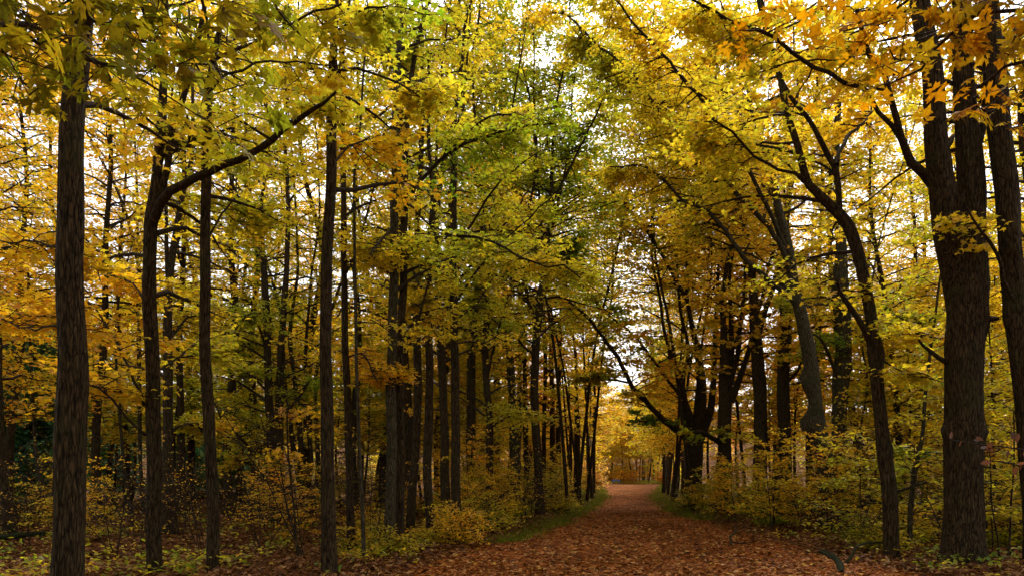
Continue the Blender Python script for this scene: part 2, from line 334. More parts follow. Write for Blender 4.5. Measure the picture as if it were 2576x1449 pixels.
    if LPs:
        LP = np.concatenate(LPs); H = np.concatenate(hues); keep = LP[:, 2] > .15; LP, H = LP[keep], H[keep]
        sz = leaf*r_.uniform(.65, 1.2, len(LP))
        crown = link('crown', leaf_mesh('crown', LP, sz, tmpl, H, M_LEAF, seed=seed, off=root_loc), root)
        link('branchwork', bw.mesh('branchwork', M_TWIG, root_loc), crown)
    return root
# ================================================================== THE SETTING
def grid_mesh(name, xs, ys, zf, mat):
    X, Y = np.meshgrid(xs, ys); V = np.stack([X.ravel(), Y.ravel(), zf(X.ravel(), Y.ravel())], -1); nx, ny = len(xs), len(ys)
    i = (np.arange(ny-1)*nx)[:, None]+np.arange(nx-1)[None]
    return make_mesh(name, V, 4, np.stack([i, i+1, i+nx+1, i+nx], -1).reshape(-1), mat, True)
t = np.linspace(-1, 1, 360); xs = np.sign(t)*(np.abs(t)*45+np.abs(t)**6*900)
t = np.linspace(0, 1, 420); ys = -25+t*145+t**7*1200
o = link('ground', grid_mesh('ground', xs, ys, ground_z, M_GROUND)); o['kind'] = 'structure'
# path sheet with a ragged edge
py = np.concatenate([np.arange(-12, 60, .3), np.arange(60, 126.5, 1.0)])
jl = .16*np.sin(py*1.9)+.12*np.sin(py*4.7+1)+.07*np.sin(py*9.1); jr = .16*np.sin(py*1.6+2)+.12*np.sin(py*4.1)+.07*np.sin(py*8.3+1)
pl = np.interp(py, PY, PL)+jl; pr = np.interp(py, PY, PR)+jr; u = np.linspace(0, 1, 13)
PX = pl[:, None]*(1-u)+pr[:, None]*u; V = np.stack([PX, np.repeat(py[:, None], 13, 1), np.full(PX.shape, .006)], -1)
V[..., 2] = np.maximum(ground_z(V[..., 0], V[..., 1])+.006, .006)
i = (np.arange(len(py)-1)*13)[:, None]+np.arange(12)[None]
o = link('path', make_mesh('path', V.reshape(-1, 3), 4, np.stack([i, i+1, i+14, i+13], -1).reshape(-1), M_PATH, True)); o['kind'] = 'structure'

# ================================================================== MEASURED TREES (pixel readings of the photograph -> metres)
BT = build_tree
BT('stout dark brown maple trunk, widest of all the trunks left of the path', 7.6,
   [[(168, 1520, 90), (170, 1449, 87), (174, 1200, 82), (179, 900, 78), (180, 719, 73), (181, 560, 70), (183, 413, 67), (188, 250, 62), (196, 150, 60), (205, 40, 58)],
    [(196, 150, 30), (228, 80, 26), (250, 10, 22)]],
   limbs=[([(181, 320, 14), (150, 290, 10), (120, 265, 8), (90, 240, 7), (40, 185, 6), (0, 150, 5)], .8, .62),
          ([(180, 640, 9), (142, 622, 8), (100, 612, 6), (40, 612, 5), (0, 606, 4)], 1.2, .66),
          ([(178, 835, 8), (140, 820, 6), (70, 825, 5), (0, 800, 4)], 1.6, .70)],
   zmin=5.0, n=44, hue=.68, ref='the stout dark left trunk', sides=32, burls=[(5.3, -1.2, .10, .12, .6), (3.1, -1.4, .12, .12, .5), (6.6, -1.8, .1, .14, .7), (4.2, -1.0, .08, .1, .6)], tmpl=T_MAPLE, rough=.07)
BT('tall slim maple whose long thick bough sweeps up to the right', 10.4,
   [[(388, 1449, 37), (386, 1200, 39), (383, 1000, 38), (379, 800, 37), (378, 650, 34), (380, 560, 34), (392, 470, 28), (400, 360, 26), (408, 250, 22), (414, 120, 17), (416, 0, 15)],
    [(395, 500, 20), (418, 428, 17), (433, 302, 16), (453, 252, 15), (483, 141, 14), (508, 0, 12)]],
   limbs=[([(381, 570, 28), (400, 515, 26), (425, 484, 24), (500, 440, 22), (560, 420, 20), (606, 404, 18), (655, 372, 17), (680, 350, 17), (740, 308, 14), (790, 275, 12), (815, 258, 9), (845, 232, 6)], -1.8, .5, 14, 1.1),
          ([(366, 1095, 10), (322, 1050, 8), (282, 1000, 7), (250, 975, 6), (217, 965, 5)], -.6, .62),
          ([(363, 1020, 9), (342, 960, 8), (302, 880, 7), (272, 820, 6), (219, 755, 5)], .9, .66),
          ([(378, 780, 7), (350, 735, 6), (310, 700, 5), (262, 690, 4)], 1.1, .66),
          ([(380, 940, 6), (440, 905, 5), (500, 890, 4)], 1.5, .55)],
   zmin=4.2, n=75, hue=.60, ref='the maple with sweeping bough', burls=[(2.2, -1.2, .1, .08, .5), (3.4, -1.9, .12, .1, .6), (4.4, -1.2, .1, .08, .6)], tmpl=T_MAPLE)
BT('tall maple rising behind the slim maple with the sweeping bough, its base flared', 17.7,
   [[(428, 1350, 44), (425, 1250, 34), (422, 1100, 26), (421, 900, 25), (424, 760, 22), (432, 660, 20), (445, 570, 17), (457, 500, 14), (470, 440, 12), (485, 370, 10)],
    [(424, 780, 13), (422, 640, 11), (424, 500, 9), (430, 380, 8)]],
   limbs=[([(424, 1090, 7), (470, 1065, 6), (520, 1085, 5)], 1.0, .55), ([(425, 860, 7), (470, 800, 6), (510, 790, 4)], .8, .6)],
   zmin=4.0, n=70, hue=.66, flare=.9)
BT('straight bare maple trunk crossed by the sweeping bough of its slim neighbour', 10.5,
   [[(538, 1449, 36), (535, 1350, 32), (530, 1150, 31), (523, 1000, 30), (518, 850, 29), (516, 719, 28), (516, 560, 26), (517, 428, 26), (521, 330, 24), (526, 230, 20), (536, 160, 17), (550, 90, 14), (572, 0, 12)],
    [(519, 400, 10), (508, 330, 9), (500, 240, 8), (478, 160, 7)]],
   limbs=[([(520, 345, 9), (492, 350, 8), (477, 372, 8), (484, 330, 7), (470, 290, 6)], -.6, .55, 8),
          ([(518, 610, 6), (560, 540, 5), (590, 500, 4)], .7, .6), ([(523, 160, 10), (560, 142, 9), (640, 110, 8), (710, 65, 7), (790, 25, 6), (858, 12, 5)], -1.4, .5, 8, 1.2),
          ([(524, 240, 8), (575, 195, 7), (640, 160, 6), (720, 155, 5), (858, 165, 4)], -1.5, .52, 8, 1.1)],
   zmin=5.2, n=36, hue=.56, ref='the straight third left trunk', burls=[(1.6, -1.3, .1, .08, .5), (3.9, -1.5, .08, .1, .5)], tmpl=T_MAPLE)
BT('leaning dark trunk with a mossy foot beside the dark fallen log', 18.2,
   [[(24, 1345, 38), (18, 1300, 28), (10, 1200, 24), (3, 1100, 22), (-4, 950, 20), (-8, 700, 18), (-10, 400, 14), (-4, 100, 8)]], zmin=3.5, n=60, hue=.66, flare=1.0, ref='the mossy left edge trunk')
BT('thin crooked maple left of the stout dark trunk, moss at its foot', 23,
   [[(118, 1318, 14), (106, 1240, 11), (98, 1200, 10), (90, 1120, 10), (84, 1020, 9), (78, 930, 8), (74, 800, 7), (72, 650, 6)]], zmin=3.2, n=45, hue=.66, bark=M_BARKG, ztop=11)
BT('thin leaning trunk between the stout dark trunk and the slim maple', 25,
   [[(331, 1303, 12), (315, 1197, 10), (303, 1071, 9), (298, 1000, 8), (292, 880, 7), (300, 740, 6)]], zmin=3.4, n=45, hue=.58, ztop=12, bark=M_BARKG, ref='the thin leaning left trunk')
BT('pale thin trunk just left of the slim maple with the sweeping bough', 29,
   [[(362, 1290, 12), (356, 1200, 10), (352, 1100, 10), (350, 900, 12), (352, 719, 12), (343, 640, 10), (330, 580, 9), (305, 505, 8), (280, 450, 7), (252, 400, 5)],
    [(350, 800, 8), (346, 600, 7), (342, 400, 6), (330, 300, 5)]], zmin=4.2, n=80, hue=.68, bark=M_BARKG)
BT('thin bent trunk right of the straight bare trunk, under yellow leaves', 29,
   [[(622, 1291, 11), (609, 1172, 9), (600, 1100, 9), (594, 1020, 8), (590, 945, 7), (588, 800, 6), (600, 650, 5)]], zmin=3.2, n=50, hue=.5, ztop=12, bark=M_BARKG)
BT('twin stemmed maple with low boughs reaching left, beside the orange sapling', 23.3,
   [[(690, 1313, 40), (683, 1240, 26), (680, 1100, 22), (674, 900, 20), (666, 719, 18), (660, 600, 14), (657, 530, 10), (668, 420, 8)],
    [(700, 1240, 24), (703, 1100, 22), (703, 930, 20), (711, 800, 16), (718, 719, 15), (722, 560, 12), (721, 450, 10), (715, 370, 8), (718, 250, 6)]],
   limbs=[([(676, 1175, 10), (650, 1165, 9), (620, 1120, 8), (590, 1085, 7), (560, 1052, 6), (540, 1015, 4)], -2.0, .48, 16, 1.6),
          ([(676, 1178, 8), (635, 1166, 6), (592, 1156, 4)], -1.6, .5), ([(680, 1125, 7), (640, 1095, 6), (600, 1060, 5), (560, 1055, 3)], 1.0, .5, 16, 1.5),
          ([(666, 870, 7), (640, 800, 6), (600, 800, 5), (550, 785, 4)], -2.0, .45, 16, 1.6), ([(668, 980, 6), (630, 940, 5), (560, 925, 4)], -1.0, .42, 16, 1.6),
          ([(680, 1040, 6), (620, 1020, 5), (545, 1000, 3)], 1.4, .42, 16, 1.6), ([(664, 900, 6), (610, 870, 5), (550, 880, 3)], .4, .4, 16, 1.6),
          ([(718, 1050, 7), (750, 1000, 6), (778, 960, 4)], -1, .4, 14, 1.6)],
   zmin=3.8, n=90, hue=.56, ref='the low boughed twin maple', flare=.9)
BT('clump of dark curving stems rising behind the twin stemmed maple', 25.5,
   [[(768, 1300, 26), (760, 1230, 22), (752, 1180, 18), (738, 1120, 12), (728, 1040, 11), (716, 960, 9), (712, 860, 8), (700, 760, 7)],
    [(756, 1190, 15), (757, 1120, 14), (752, 1020, 12), (742, 930, 11), (735, 860, 10), (742, 780, 8), (756, 700, 7)],
    [(762, 1220, 15), (782, 1170, 12), (778, 1100, 11), (770, 1020, 10), (768, 900, 9), (775, 800, 7)],
    [(790, 1290, 14), (800, 1180, 13), (795, 1060, 11), (792, 950, 9)]],
   zmin=4.0, n=50, hue=.45, ref='the clump of curving stems')
BT('straight dark trunk with flaking bark, nearest of the centre left trunks', 10.3,
   [[(831, 1449, 42), (826, 1350, 37), (824, 1200, 34), (822, 1000, 32), (821, 719, 30), (827, 560, 28), (832, 400, 27), (834, 252, 25), (838, 150, 22), (845, 30, 18)],
    [(840, 330, 9), (855, 270, 8), (862, 180, 7), (858, 60, 6)]],
   limbs=[([(833, 420, 6), (880, 370, 5), (930, 345, 4)], .8, .6), ([(840, 180, 8), (900, 175, 7), (1000, 215, 5), (1060, 250, 4)], 1.0, .5, 14, 1.2), ([(835, 90, 7), (900, 30, 6), (960, 20, 5)], -.8, .45)],
   zmin=5.6, n=30, hue=.56, ref='the nearest centre left trunk', burls=[(4.4, -1.3, .1, .08, .5), (2.2, -1.9, .08, .09, .5)], tmpl=T_MAPLE)
BT('medium dark trunk just right of the nearest centre left trunk', 13.8,
   [[(887, 1394, 24), (881, 1250, 20), (875, 1050, 19), (870, 900, 17), (867, 719, 16), (863, 500, 14), (861, 300, 12), (858, 120, 9)]], zmin=3.6, n=40, hue=.62,
   limbs=[([(867, 900, 6), (910, 890, 5), (950, 960, 3)], -.5, .7, 12, 1.2)])
BT('very thin straight sapling trunk in front of the medium centre left trunk', 12.3,
   [[(917, 1418, 11), (912, 1300, 10), (906, 1180, 9), (900, 1021, 9), (896, 850, 8), (893, 700, 8), (891, 560, 7), (892, 430, 7), (905, 330, 6), (915, 180, 5), (926, 30, 4)]], zmin=4.0, n=26, L=1.5, hue=.62, flare=.3, bark=M_BARKG, tmpl=T_MAPLE)
BT('very thin bare sapling between the twin stemmed maple and the centre left trunk', 12.4,
   [[(750, 1416, 7), (745, 1350, 6), (739, 1272, 6), (731, 1200, 5), (724, 1120, 5), (722, 1000, 4)]], zmin=1.6, n=14, L=.9, hue=.74, flare=.2, ztop=3.6, tmpl=T_MAPLE, name='maple_sapling', cat='sapling')
BT('tall pale barked trunk leaning slightly right, left of the central pair', 13.8,
   [[(976, 1398, 34), (980, 1330, 29), (983, 1200, 27), (984, 1021, 26), (988, 850, 24), (992, 719, 23), (991, 600, 21), (993, 450, 20), (996, 300, 18), (1003, 150, 15), (1007, 40, 13)]],
   zmin=4.8, n=80, hue=.55, bark=M_BARKG, ref='the pale central pair trunk', limbs=[([(993, 560, 7), (960, 600, 6), (930, 640, 5)], -1, .6), ([(1000, 160, 6), (975, 120, 5), (955, 60, 4)], .5, .5)])
BT('dark forked trunk pressed against the tall pale barked trunk, long boughs arching right', 14.2,
   [[(1005, 1389, 28), (1006, 1250, 23), (1007, 1050, 21), (1004, 920, 21), (1009, 820, 20), (1014, 719, 19), (1015, 620, 18), (1019, 450, 16), (1025, 300, 15), (1040, 160, 12), (1057, 75, 10), (1075, 0, 8)]],
   limbs=[([(1008, 860, 10), (1030, 825, 9), (1050, 800, 7), (1065, 760, 6), (1075, 719, 5)], .6, .58),
          ([(1014, 680, 9), (1030, 635, 8), (1085, 602, 7), (1160, 592, 6), (1250, 612, 6), (1337, 660, 5), (1412, 672, 4), (1460, 700, 3)], -1.5, .5, 26, 1.4),
          ([(1012, 560, 11), (1030, 500, 10), (1060, 453, 9), (1100, 410, 9), (1141, 373, 8), (1200, 350, 8), (1251, 337, 7), (1312, 317, 6), (1392, 312, 4)], -2.4, .40, 16, 1.3),
          ([(1120, 395, 7), (1180, 330, 6), (1230, 298, 5), (1290, 290, 4)], -1.6, .45, 10, 1.2)],
   zmin=4.6, n=80, hue=.52, ref='the forked central pair trunk')
BT('dark trunk leaning left at its foot, first right of the central pair', 18,
   [[(1030, 1348, 24), (1036, 1250, 22), (1042, 1172, 21), (1049, 1050, 21), (1052, 920, 21), (1045, 719, 18), (1048, 600, 15), (1060, 400, 13), (1062, 220, 11), (1066, 50, 8)]], zmin=4.2, n=80, hue=.6,
   ref='the bent footed dark trunk')
BT('dark trunk with a kinked lower half, second right of the central pair', 16.3,
   [[(1087, 1363, 28), (1082, 1300, 23), (1076, 1200, 22), (1075, 1122, 23), (1080, 970, 21), (1078, 719, 18), (1082, 600, 16), (1088, 480, 12), (1078, 350, 9), (1080, 200, 7)]], zmin=4.4, n=70, hue=.56,
   limbs=[([(1080, 760, 7), (1045, 700, 6), (1030, 650, 4)], .6, .6)])
BT('rough barked trunk wrapped in yellow leaves behind the kinked trunk', 20.5,
   [[(1124, 1333, 26), (1120, 1200, 23), (1117, 1071, 22), (1110, 870, 19), (1101, 719, 17), (1098, 570, 14), (1108, 460, 12), (1130, 350, 10), (1156, 250, 8)],
    [(1099, 640, 10), (1090, 520, 9), (1100, 400, 8), (1106, 250, 6)]], zmin=3.2, n=100, hue=.68)
BT('straight dark trunk with a clean edge, rightmost of the dense centre row', 17.6,
   [[(1149, 1350, 30), (1147, 1260, 25), (1147, 1100, 23), (1144, 970, 22), (1141, 719, 19), (1140, 600, 18), (1141, 450, 16), (1144, 300, 13), (1153, 220, 11), (1166, 130, 9), (1174, 40, 7)],
    [(1143, 430, 9), (1155, 320, 8), (1170, 240, 6)]],
   limbs=[([(1144, 640, 7), (1190, 560, 6), (1240, 480, 5), (1290, 430, 4), (1360, 380, 3)], -1.2, .46, 12, 1.3), ([(1145, 720, 7), (1210, 640, 6), (1270, 560, 5), (1330, 480, 4)], 1.5, .5, 12, 1.3),
          ([(1150, 800, 6), (1200, 760, 5), (1240, 700, 4)], .8, .5), ([(1148, 760, 6), (1230, 640, 5), (1310, 570, 4), (1400, 480, 3)], -1.2, .44, 12, 1.3)],
   zmin=4.2, n=90, hue=.55, ref='the clean edged centre trunk')
BT('slim trunk screened by sprays of yellow leaves, left of the pale grey trunk', 24.5,
   [[(1234, 1306, 22), (1232, 1200, 19), (1231, 1060, 18), (1221, 920, 17), (1224, 780, 15), (1217, 650, 12), (1212, 560, 10), (1216, 400, 8)],
    [(1214, 640, 8), (1235, 540, 7), (1250, 430, 6)]],
   limbs=[([(1222, 910, 8), (1205, 870, 7), (1188, 800, 6), (1160, 760, 5), (1150, 730, 4)], -.8, .58), ([(1228, 940, 7), (1245, 860, 6), (1265, 800, 5), (1280, 740, 4)], -.5, .5), ([(1230, 1080, 6), (1290, 1040, 5), (1350, 1045, 4)], -3, .5, 18, 1.2)],
   zmin=2.8, n=95, hue=.62, ref='the slim leaf screened trunk')
BT('pale grey trunk with a swelling halfway up, left of the leaning path side trunk', 30,
   [[(1296, 1284, 24), (1294, 1240, 21), (1291, 1100, 20), (1288, 1000, 19), (1283, 925, 21), (1279, 860, 15), (1274, 780, 14), (1270, 719, 13), (1262, 600, 11), (1250, 480, 9)],
    [(1275, 800, 9), (1285, 720, 8), (1290, 600, 7)]], zmin=4.5, n=90, hue=.55, bark=M_BARKG, ref='the pale grey swollen trunk')
BT('smooth dark trunk leaning right beside the path, forked high up', 26.5,
   [[(1359, 1298, 26), (1356, 1230, 23), (1352, 1150, 22), (1347, 1060, 21), (1345, 970, 21), (1347, 880, 20), (1351, 820, 21), (1360, 750, 19), (1372, 670, 16), (1379, 590, 13), (1386, 500, 10), (1390, 380, 7)],
    [(1350, 830, 12), (1340, 790, 11), (1326, 740, 10), (1320, 680, 9)], [(1368, 640, 9), (1360, 560, 8), (1355, 480, 6)], [(1382, 600, 8), (1400, 520, 7), (1420, 440, 5)]],
   limbs=[([(1375, 700, 6), (1410, 640, 5), (1450, 600, 4)], -1, .4), ([(1384, 520, 7), (1430, 430, 6), (1480, 330, 5), (1520, 240, 4), (1550, 160, 3)], -2, .42, 34, 2.0)],
   zmin=6.2, n=135, L=3.3, hue=.40, ref='the leaning path side trunk', rough=.03)
# thin far trunks left of the path
for lab, ref, d, st, hue, zt in [
    ('broken snag with a jagged top beside the pale grey swollen trunk', None, 31, [(1300, 1270, 16), (1302, 1160, 16), (1304, 1080, 15), (1306, 1030, 11), (1310, 1010, 3)], .6, 0),
    ('slim dark trunk directly behind the leaning path side trunk', None, 40, [(1368, 1262, 13), (1368, 1150, 11), (1370, 1000, 10), (1372, 900, 9), (1368, 780, 8)], .62, 17),
    ('left one of two close slender trunks right of the leaning path side trunk', 'the two close slender trunks', 46, [(1392, 1254, 18), (1391, 1150, 15), (1389, 1000, 12), (1386, 880, 10), (1384, 760, 8)], .64, 18),
    ('right one of two close slender trunks right of the leaning path side trunk', None, 47, [(1406, 1253, 17), (1405, 1150, 13), (1404, 1040, 11), (1408, 900, 9), (1412, 760, 7)], .64, 18),
    ('thick dark far trunk splitting in two, nearest the bend of the path', 'the path bend trunk', 50, [(1452, 1250, 20), (1452, 1180, 18), (1452, 1080, 15), (1450, 1000, 10), (1448, 900, 8)], .68, 17),
    ('thin far trunk left of the thick far trunk near the path bend', None, 52, [(1437, 1248, 8), (1436, 1150, 7), (1433, 1060, 6), (1430, 960, 5)], .66, 14),
    ('pole straight thin trunk at the left verge where the path ends', 'the pole straight far trunk', 58, [(1494, 1242, 8), (1494, 1150, 8), (1495, 1080, 7), (1496, 1000, 6), (1496, 940, 5)], .68, 15),
    ('thin crooked trunk between the thick far trunk and the pole straight one', None, 60, [(1481, 1241, 5), (1482, 1150, 5), (1484, 1080, 4), (1487, 1000, 4)], .7, 12)]:
    if 'snag' in lab: BT(lab, d, [st], zmin=3, n=0 or 4, L=.5, hue=hue, extend=False, ztop=4, name='broken_snag', cat='dead tree', bark=M_BARKG)
    else: BT(lab, d, [st], zmin=3.8, n=95, L=2.8, hue=hue, ztop=zt, ref=ref, T=7, m=9, leaf=.16, flare=.4)
# ---- right of the path
BT('great dark multi stemmed maple whose bough arches out over the path', 33,
   [[(1746, 1278, 50), (1745, 1200, 44), (1746, 1140, 46), (1750, 1080, 36), (1762, 1030, 30), (1765, 960, 24), (1756, 890, 18), (1745, 840, 14), (1730, 760, 10)],
    [(1742, 1150, 30), (1735, 1060, 24), (1722, 1010, 18), (1712, 960, 14), (1690, 900, 11), (1670, 830, 8)], [(1755, 1120, 26), (1785, 1040, 20), (1795, 960, 16), (1800, 860, 12), (1805, 760, 9)],
    [(1735, 1130, 20), (1728, 1050, 16), (1722, 960, 13), (1738, 880, 10), (1720, 780, 8)]],
   limbs=[([(1740, 1110, 22), (1717, 1091, 20), (1675, 1061, 16), (1634, 1021, 13), (1600, 985, 12), (1579, 950, 11), (1555, 900, 10), (1528, 865, 9), (1500, 825, 8), (1463, 784, 7), (1413, 749, 5)], -2.5, .66, 36, 2.2),
          ([(1730, 760, 10), (1640, 600, 8), (1560, 500, 6), (1490, 440, 4), (1450, 400, 3)], -3, .54, 34, 2.4), ([(1582, 962, 6), (1540, 955, 5), (1500, 955, 4), (1460, 948, 3)], -.6, .62, 14, 1.4), ([(1700, 1085, 8), (1660, 1058, 7), (1625, 1060, 6), (1600, 1055, 4), (1612, 1030, 3)], -2.5, .2, 6, .8),
          ([(1722, 1010, 10), (1660, 930, 8), (1600, 850, 6), (1530, 790, 5), (1480, 740, 4)], 1.5, .42, 24, 2.2)],
   zmin=4.6, n=55, hue=.64, ref='the great multi stemmed maple', flare=.5, T=8, m=10, leaf=.15)
BT('huge trunk breaking into three upright stems, right of the great arching maple', 28.5,
   [[(1823, 1286, 42), (1823, 1200, 38), (1822, 1100, 34), (1824, 1020, 34), (1826, 950, 36), (1822, 900, 24), (1820, 820, 16), (1818, 740, 12)],
    [(1832, 960, 18), (1841, 880, 14), (1842, 800, 12), (1838, 700, 9)], [(1838, 960, 16), (1856, 890, 13), (1862, 810, 11), (1872, 720, 8)], [(1840, 1010, 18), (1878, 900, 14), (1892, 840, 9)]],
   limbs=[([(1815, 1115, 16), (1790, 1100, 13), (1762, 1086, 11), (1740, 1088, 8)], -1.5, .5, 4)],
   zmin=5.2, n=60, hue=.72, ref='the huge three stemmed trunk', flare=.6, leaf=.145)
BT('broad upright trunk with shredded bark behind the yellow shrubs', 27.5,
   [[(1905, 1290, 40), (1908, 1220, 36), (1914, 1120, 36), (1912, 1000, 33), (1907, 920, 33), (1900, 820, 28), (1893, 719, 22), (1885, 640, 18), (1870, 560, 14), (1860, 450, 10)],
    [(1906, 850, 15), (1925, 770, 13), (1940, 719, 12), (1950, 620, 9)]], zmin=5.0, n=64, hue=.72, ref='the shredded bark trunk', flare=.8, leaf=.145)
BT('tall column like trunk left of the burled leaning tree', 27,
   [[(1979, 1292, 36), (1976, 1200, 33), (1971, 1020, 33), (1972, 920, 33), (1978, 850, 28), (1976, 780, 30), (1970, 719, 26), (1972, 600, 20), (1985, 480, 14), (1980, 350, 10)]],
   limbs=[([(1980, 960, 8), (2005, 935, 7), (2022, 900, 5)], -1, .6, 6)], zmin=5.4, n=62, hue=.70, flare=.8, leaf=.145)
BT('grey leaning tree with two big burls, its boughs arching left over the path', 20.5,
   [[(2088, 1326, 50), (2082, 1240, 46), (2074, 1147, 42), (2060, 1080, 41), (2052, 1021, 38), (2040, 920, 36), (2024, 830, 34), (2008, 760, 31), (1999, 730, 29), (1984, 640, 27), (1972, 580, 25), (1959, 529, 22), (1945, 450, 18), (1932, 390, 14), (1900, 320, 10), (1880, 220, 8)]],
   limbs=[([(2004, 765, 18), (1985, 742, 16), (1959, 728, 15), (1900, 675, 13), (1858, 630, 12), (1825, 580, 11), (1793, 544, 10), (1755, 520, 9), (1717, 503, 8), (1664, 443, 7), (1614, 418, 6), (1534, 420, 4)], -2.2, .64, 50, 2.0),
          ([(1996, 700, 16), (1969, 630, 14), (1919, 554, 13), (1858, 494, 12), (1808, 428, 10), (1768, 393, 9), (1717, 325, 9), (1664, 277, 8), (1589, 181, 7), (1513, 121, 6), (1463, 75, 5), (1413, 30, 4)], -3.0, .58, 110, 2.2),
          ([(1984, 640, 12), (1900, 460, 10), (1800, 300, 9), (1650, 120, 7), (1560, 20, 5), (1500, -60, 4)], -6, .55, 60, 2.0), ([(1920, 556, 9), (1930, 500, 8), (1960, 440, 6), (1985, 400, 5)], 1.0, .64), ([(1858, 630, 8), (1800, 620, 6), (1740, 560, 5), (1700, 540, 4)], 1.5, .72, 20, 1.6),
          ([(1880, 600, 8), (1860, 520, 7), (1840, 400, 6), (1850, 300, 5)], 1.5, .6, 22, 1.6)],
   zmin=6.4, n=150, L=3, hue=.64, ref='the grey burled leaning tree', bark=M_BARKG, burls=[(4.45, PI, 1.5, .2, .6), (3.15, PI+.1, 2.0, .26, .7), (2.6, -2.0, .3, .25, .6), (5.5, 0, .2, .3, .6)], flare=.5, sides=36)
BT('massive mossy trunk with a split hollow foot, behind the thin leaning tree', 24,
   [[(2128, 1305, 76), (2124, 1240, 66), (2120, 1172, 50), (2112, 1100, 42), (2112, 1020, 40), (2118, 930, 44), (2122, 870, 42), (2120, 780, 42), (2112, 719, 44), (2116, 640, 30), (2108, 520, 20), (2105, 400, 14), (2112, 250, 10)],
    [(2150, 1300, 40), (2158, 1200, 30), (2160, 1130, 20), (2156, 1085, 6)]],
   limbs=[([(2105, 950, 9), (2088, 900, 8), (2065, 850, 7), (2040, 840, 5)], -1.5, .4, 8), ([(2100, 770, 9), (2060, 765, 7), (2020, 775, 5), (1990, 760, 4)], -1, .5, 6)],
   zmin=6.0, n=90, hue=.6, burls=[(7.6, PI, .35, .25, .7), (5.3, 0, .3, .3, .6)], ref='the massive mossy trunk', bark=M_BARKG, flare=.5, rough=.09)
BT('slender dark tree leaning left with a knobbly bend, long boughs over the path', 12.5,
   [[(2243, 1414, 46), (2242, 1340, 41), (2238, 1240, 39), (2228, 1160, 37), (2222, 1125, 40), (2214, 1046, 34), (2204, 930, 36), (2200, 880, 42), (2192, 800, 31), (2180, 730, 30), (2160, 645, 30), (2130, 564, 29), (2080, 509, 25), (2045, 475, 22), (2029, 453, 21), (2004, 363, 18), (1979, 282, 17), (1964, 201, 15), (1934, 100, 13), (1909, 0, 11)],
    [(2135, 580, 18), (2116, 549, 17), (2111, 470, 16), (2104, 420, 15), (2090, 393, 14), (2044, 302, 12), (1989, 227, 10), (1950, 120, 8)]],
   limbs=[([(2192, 870, 18), (2160, 805, 16), (2140, 772, 15), (2112, 735, 12), (2105, 700, 7)], -.5, .6, 6), ([(2106, 415, 12), (2125, 345, 11), (2160, 325, 9), (2190, 290, 8), (2200, 255, 6)], 1.4, .6, 16),
          ([(2220, 855, 7), (2270, 843, 6), (2320, 845, 5), (2360, 850, 3)], -.8, .55, 12, 1.0), ([(2218, 905, 6), (2250, 925, 5), (2300, 940, 4), (2368, 960, 3)], -.8, .55, 10, .9),
          ([(2030, 455, 9), (1960, 420, 8), (1900, 395, 7), (1840, 330, 6), (1790, 300, 5)], -.8, .58, 26, 1.4), ([(2120, 560, 7), (1990, 430, 6), (1930, 380, 5), (1860, 350, 4), (1760, 410, 3)], 1.2, .62, 22, 1.3)],
   zmin=5.4, n=90, hue=.58, ref='the slender knobbly leaning tree', burls=[(2.05, 0, .35, .10, .6), (1.8, PI, .2, .1, .6), (3.75, -.5, .25, .2, 1.2)], tmpl=T_MAPLE, rough=.06, flare=.3, sides=28)
BT('very thin bent tree between the slender leaning tree and the giant trunk', 14,
   [[(2287, 1414, 15), (2289, 1340, 14), (2291, 1272, 14), (2300, 1200, 13), (2306, 1160, 14), (2320, 1096, 11), (2327, 1000, 10), (2333, 945, 9), (2345, 850, 8), (2353, 794, 7), (2362, 719, 6), (2375, 640, 5)]],
   limbs=[([(2302, 1210, 6), (2295, 1160, 5), (2300, 1120, 3)], -.3, .4, 4, .7), ([(2350, 800, 5), (2325, 812, 5), (2290, 810, 4), (2250, 790, 3)], -.5, .55, 8, .9)],
   zmin=3.4, n=34, L=1.5, hue=.5, flare=.2, ztop=7.5, bark=M_BARKG, tmpl=T_MAPLE)
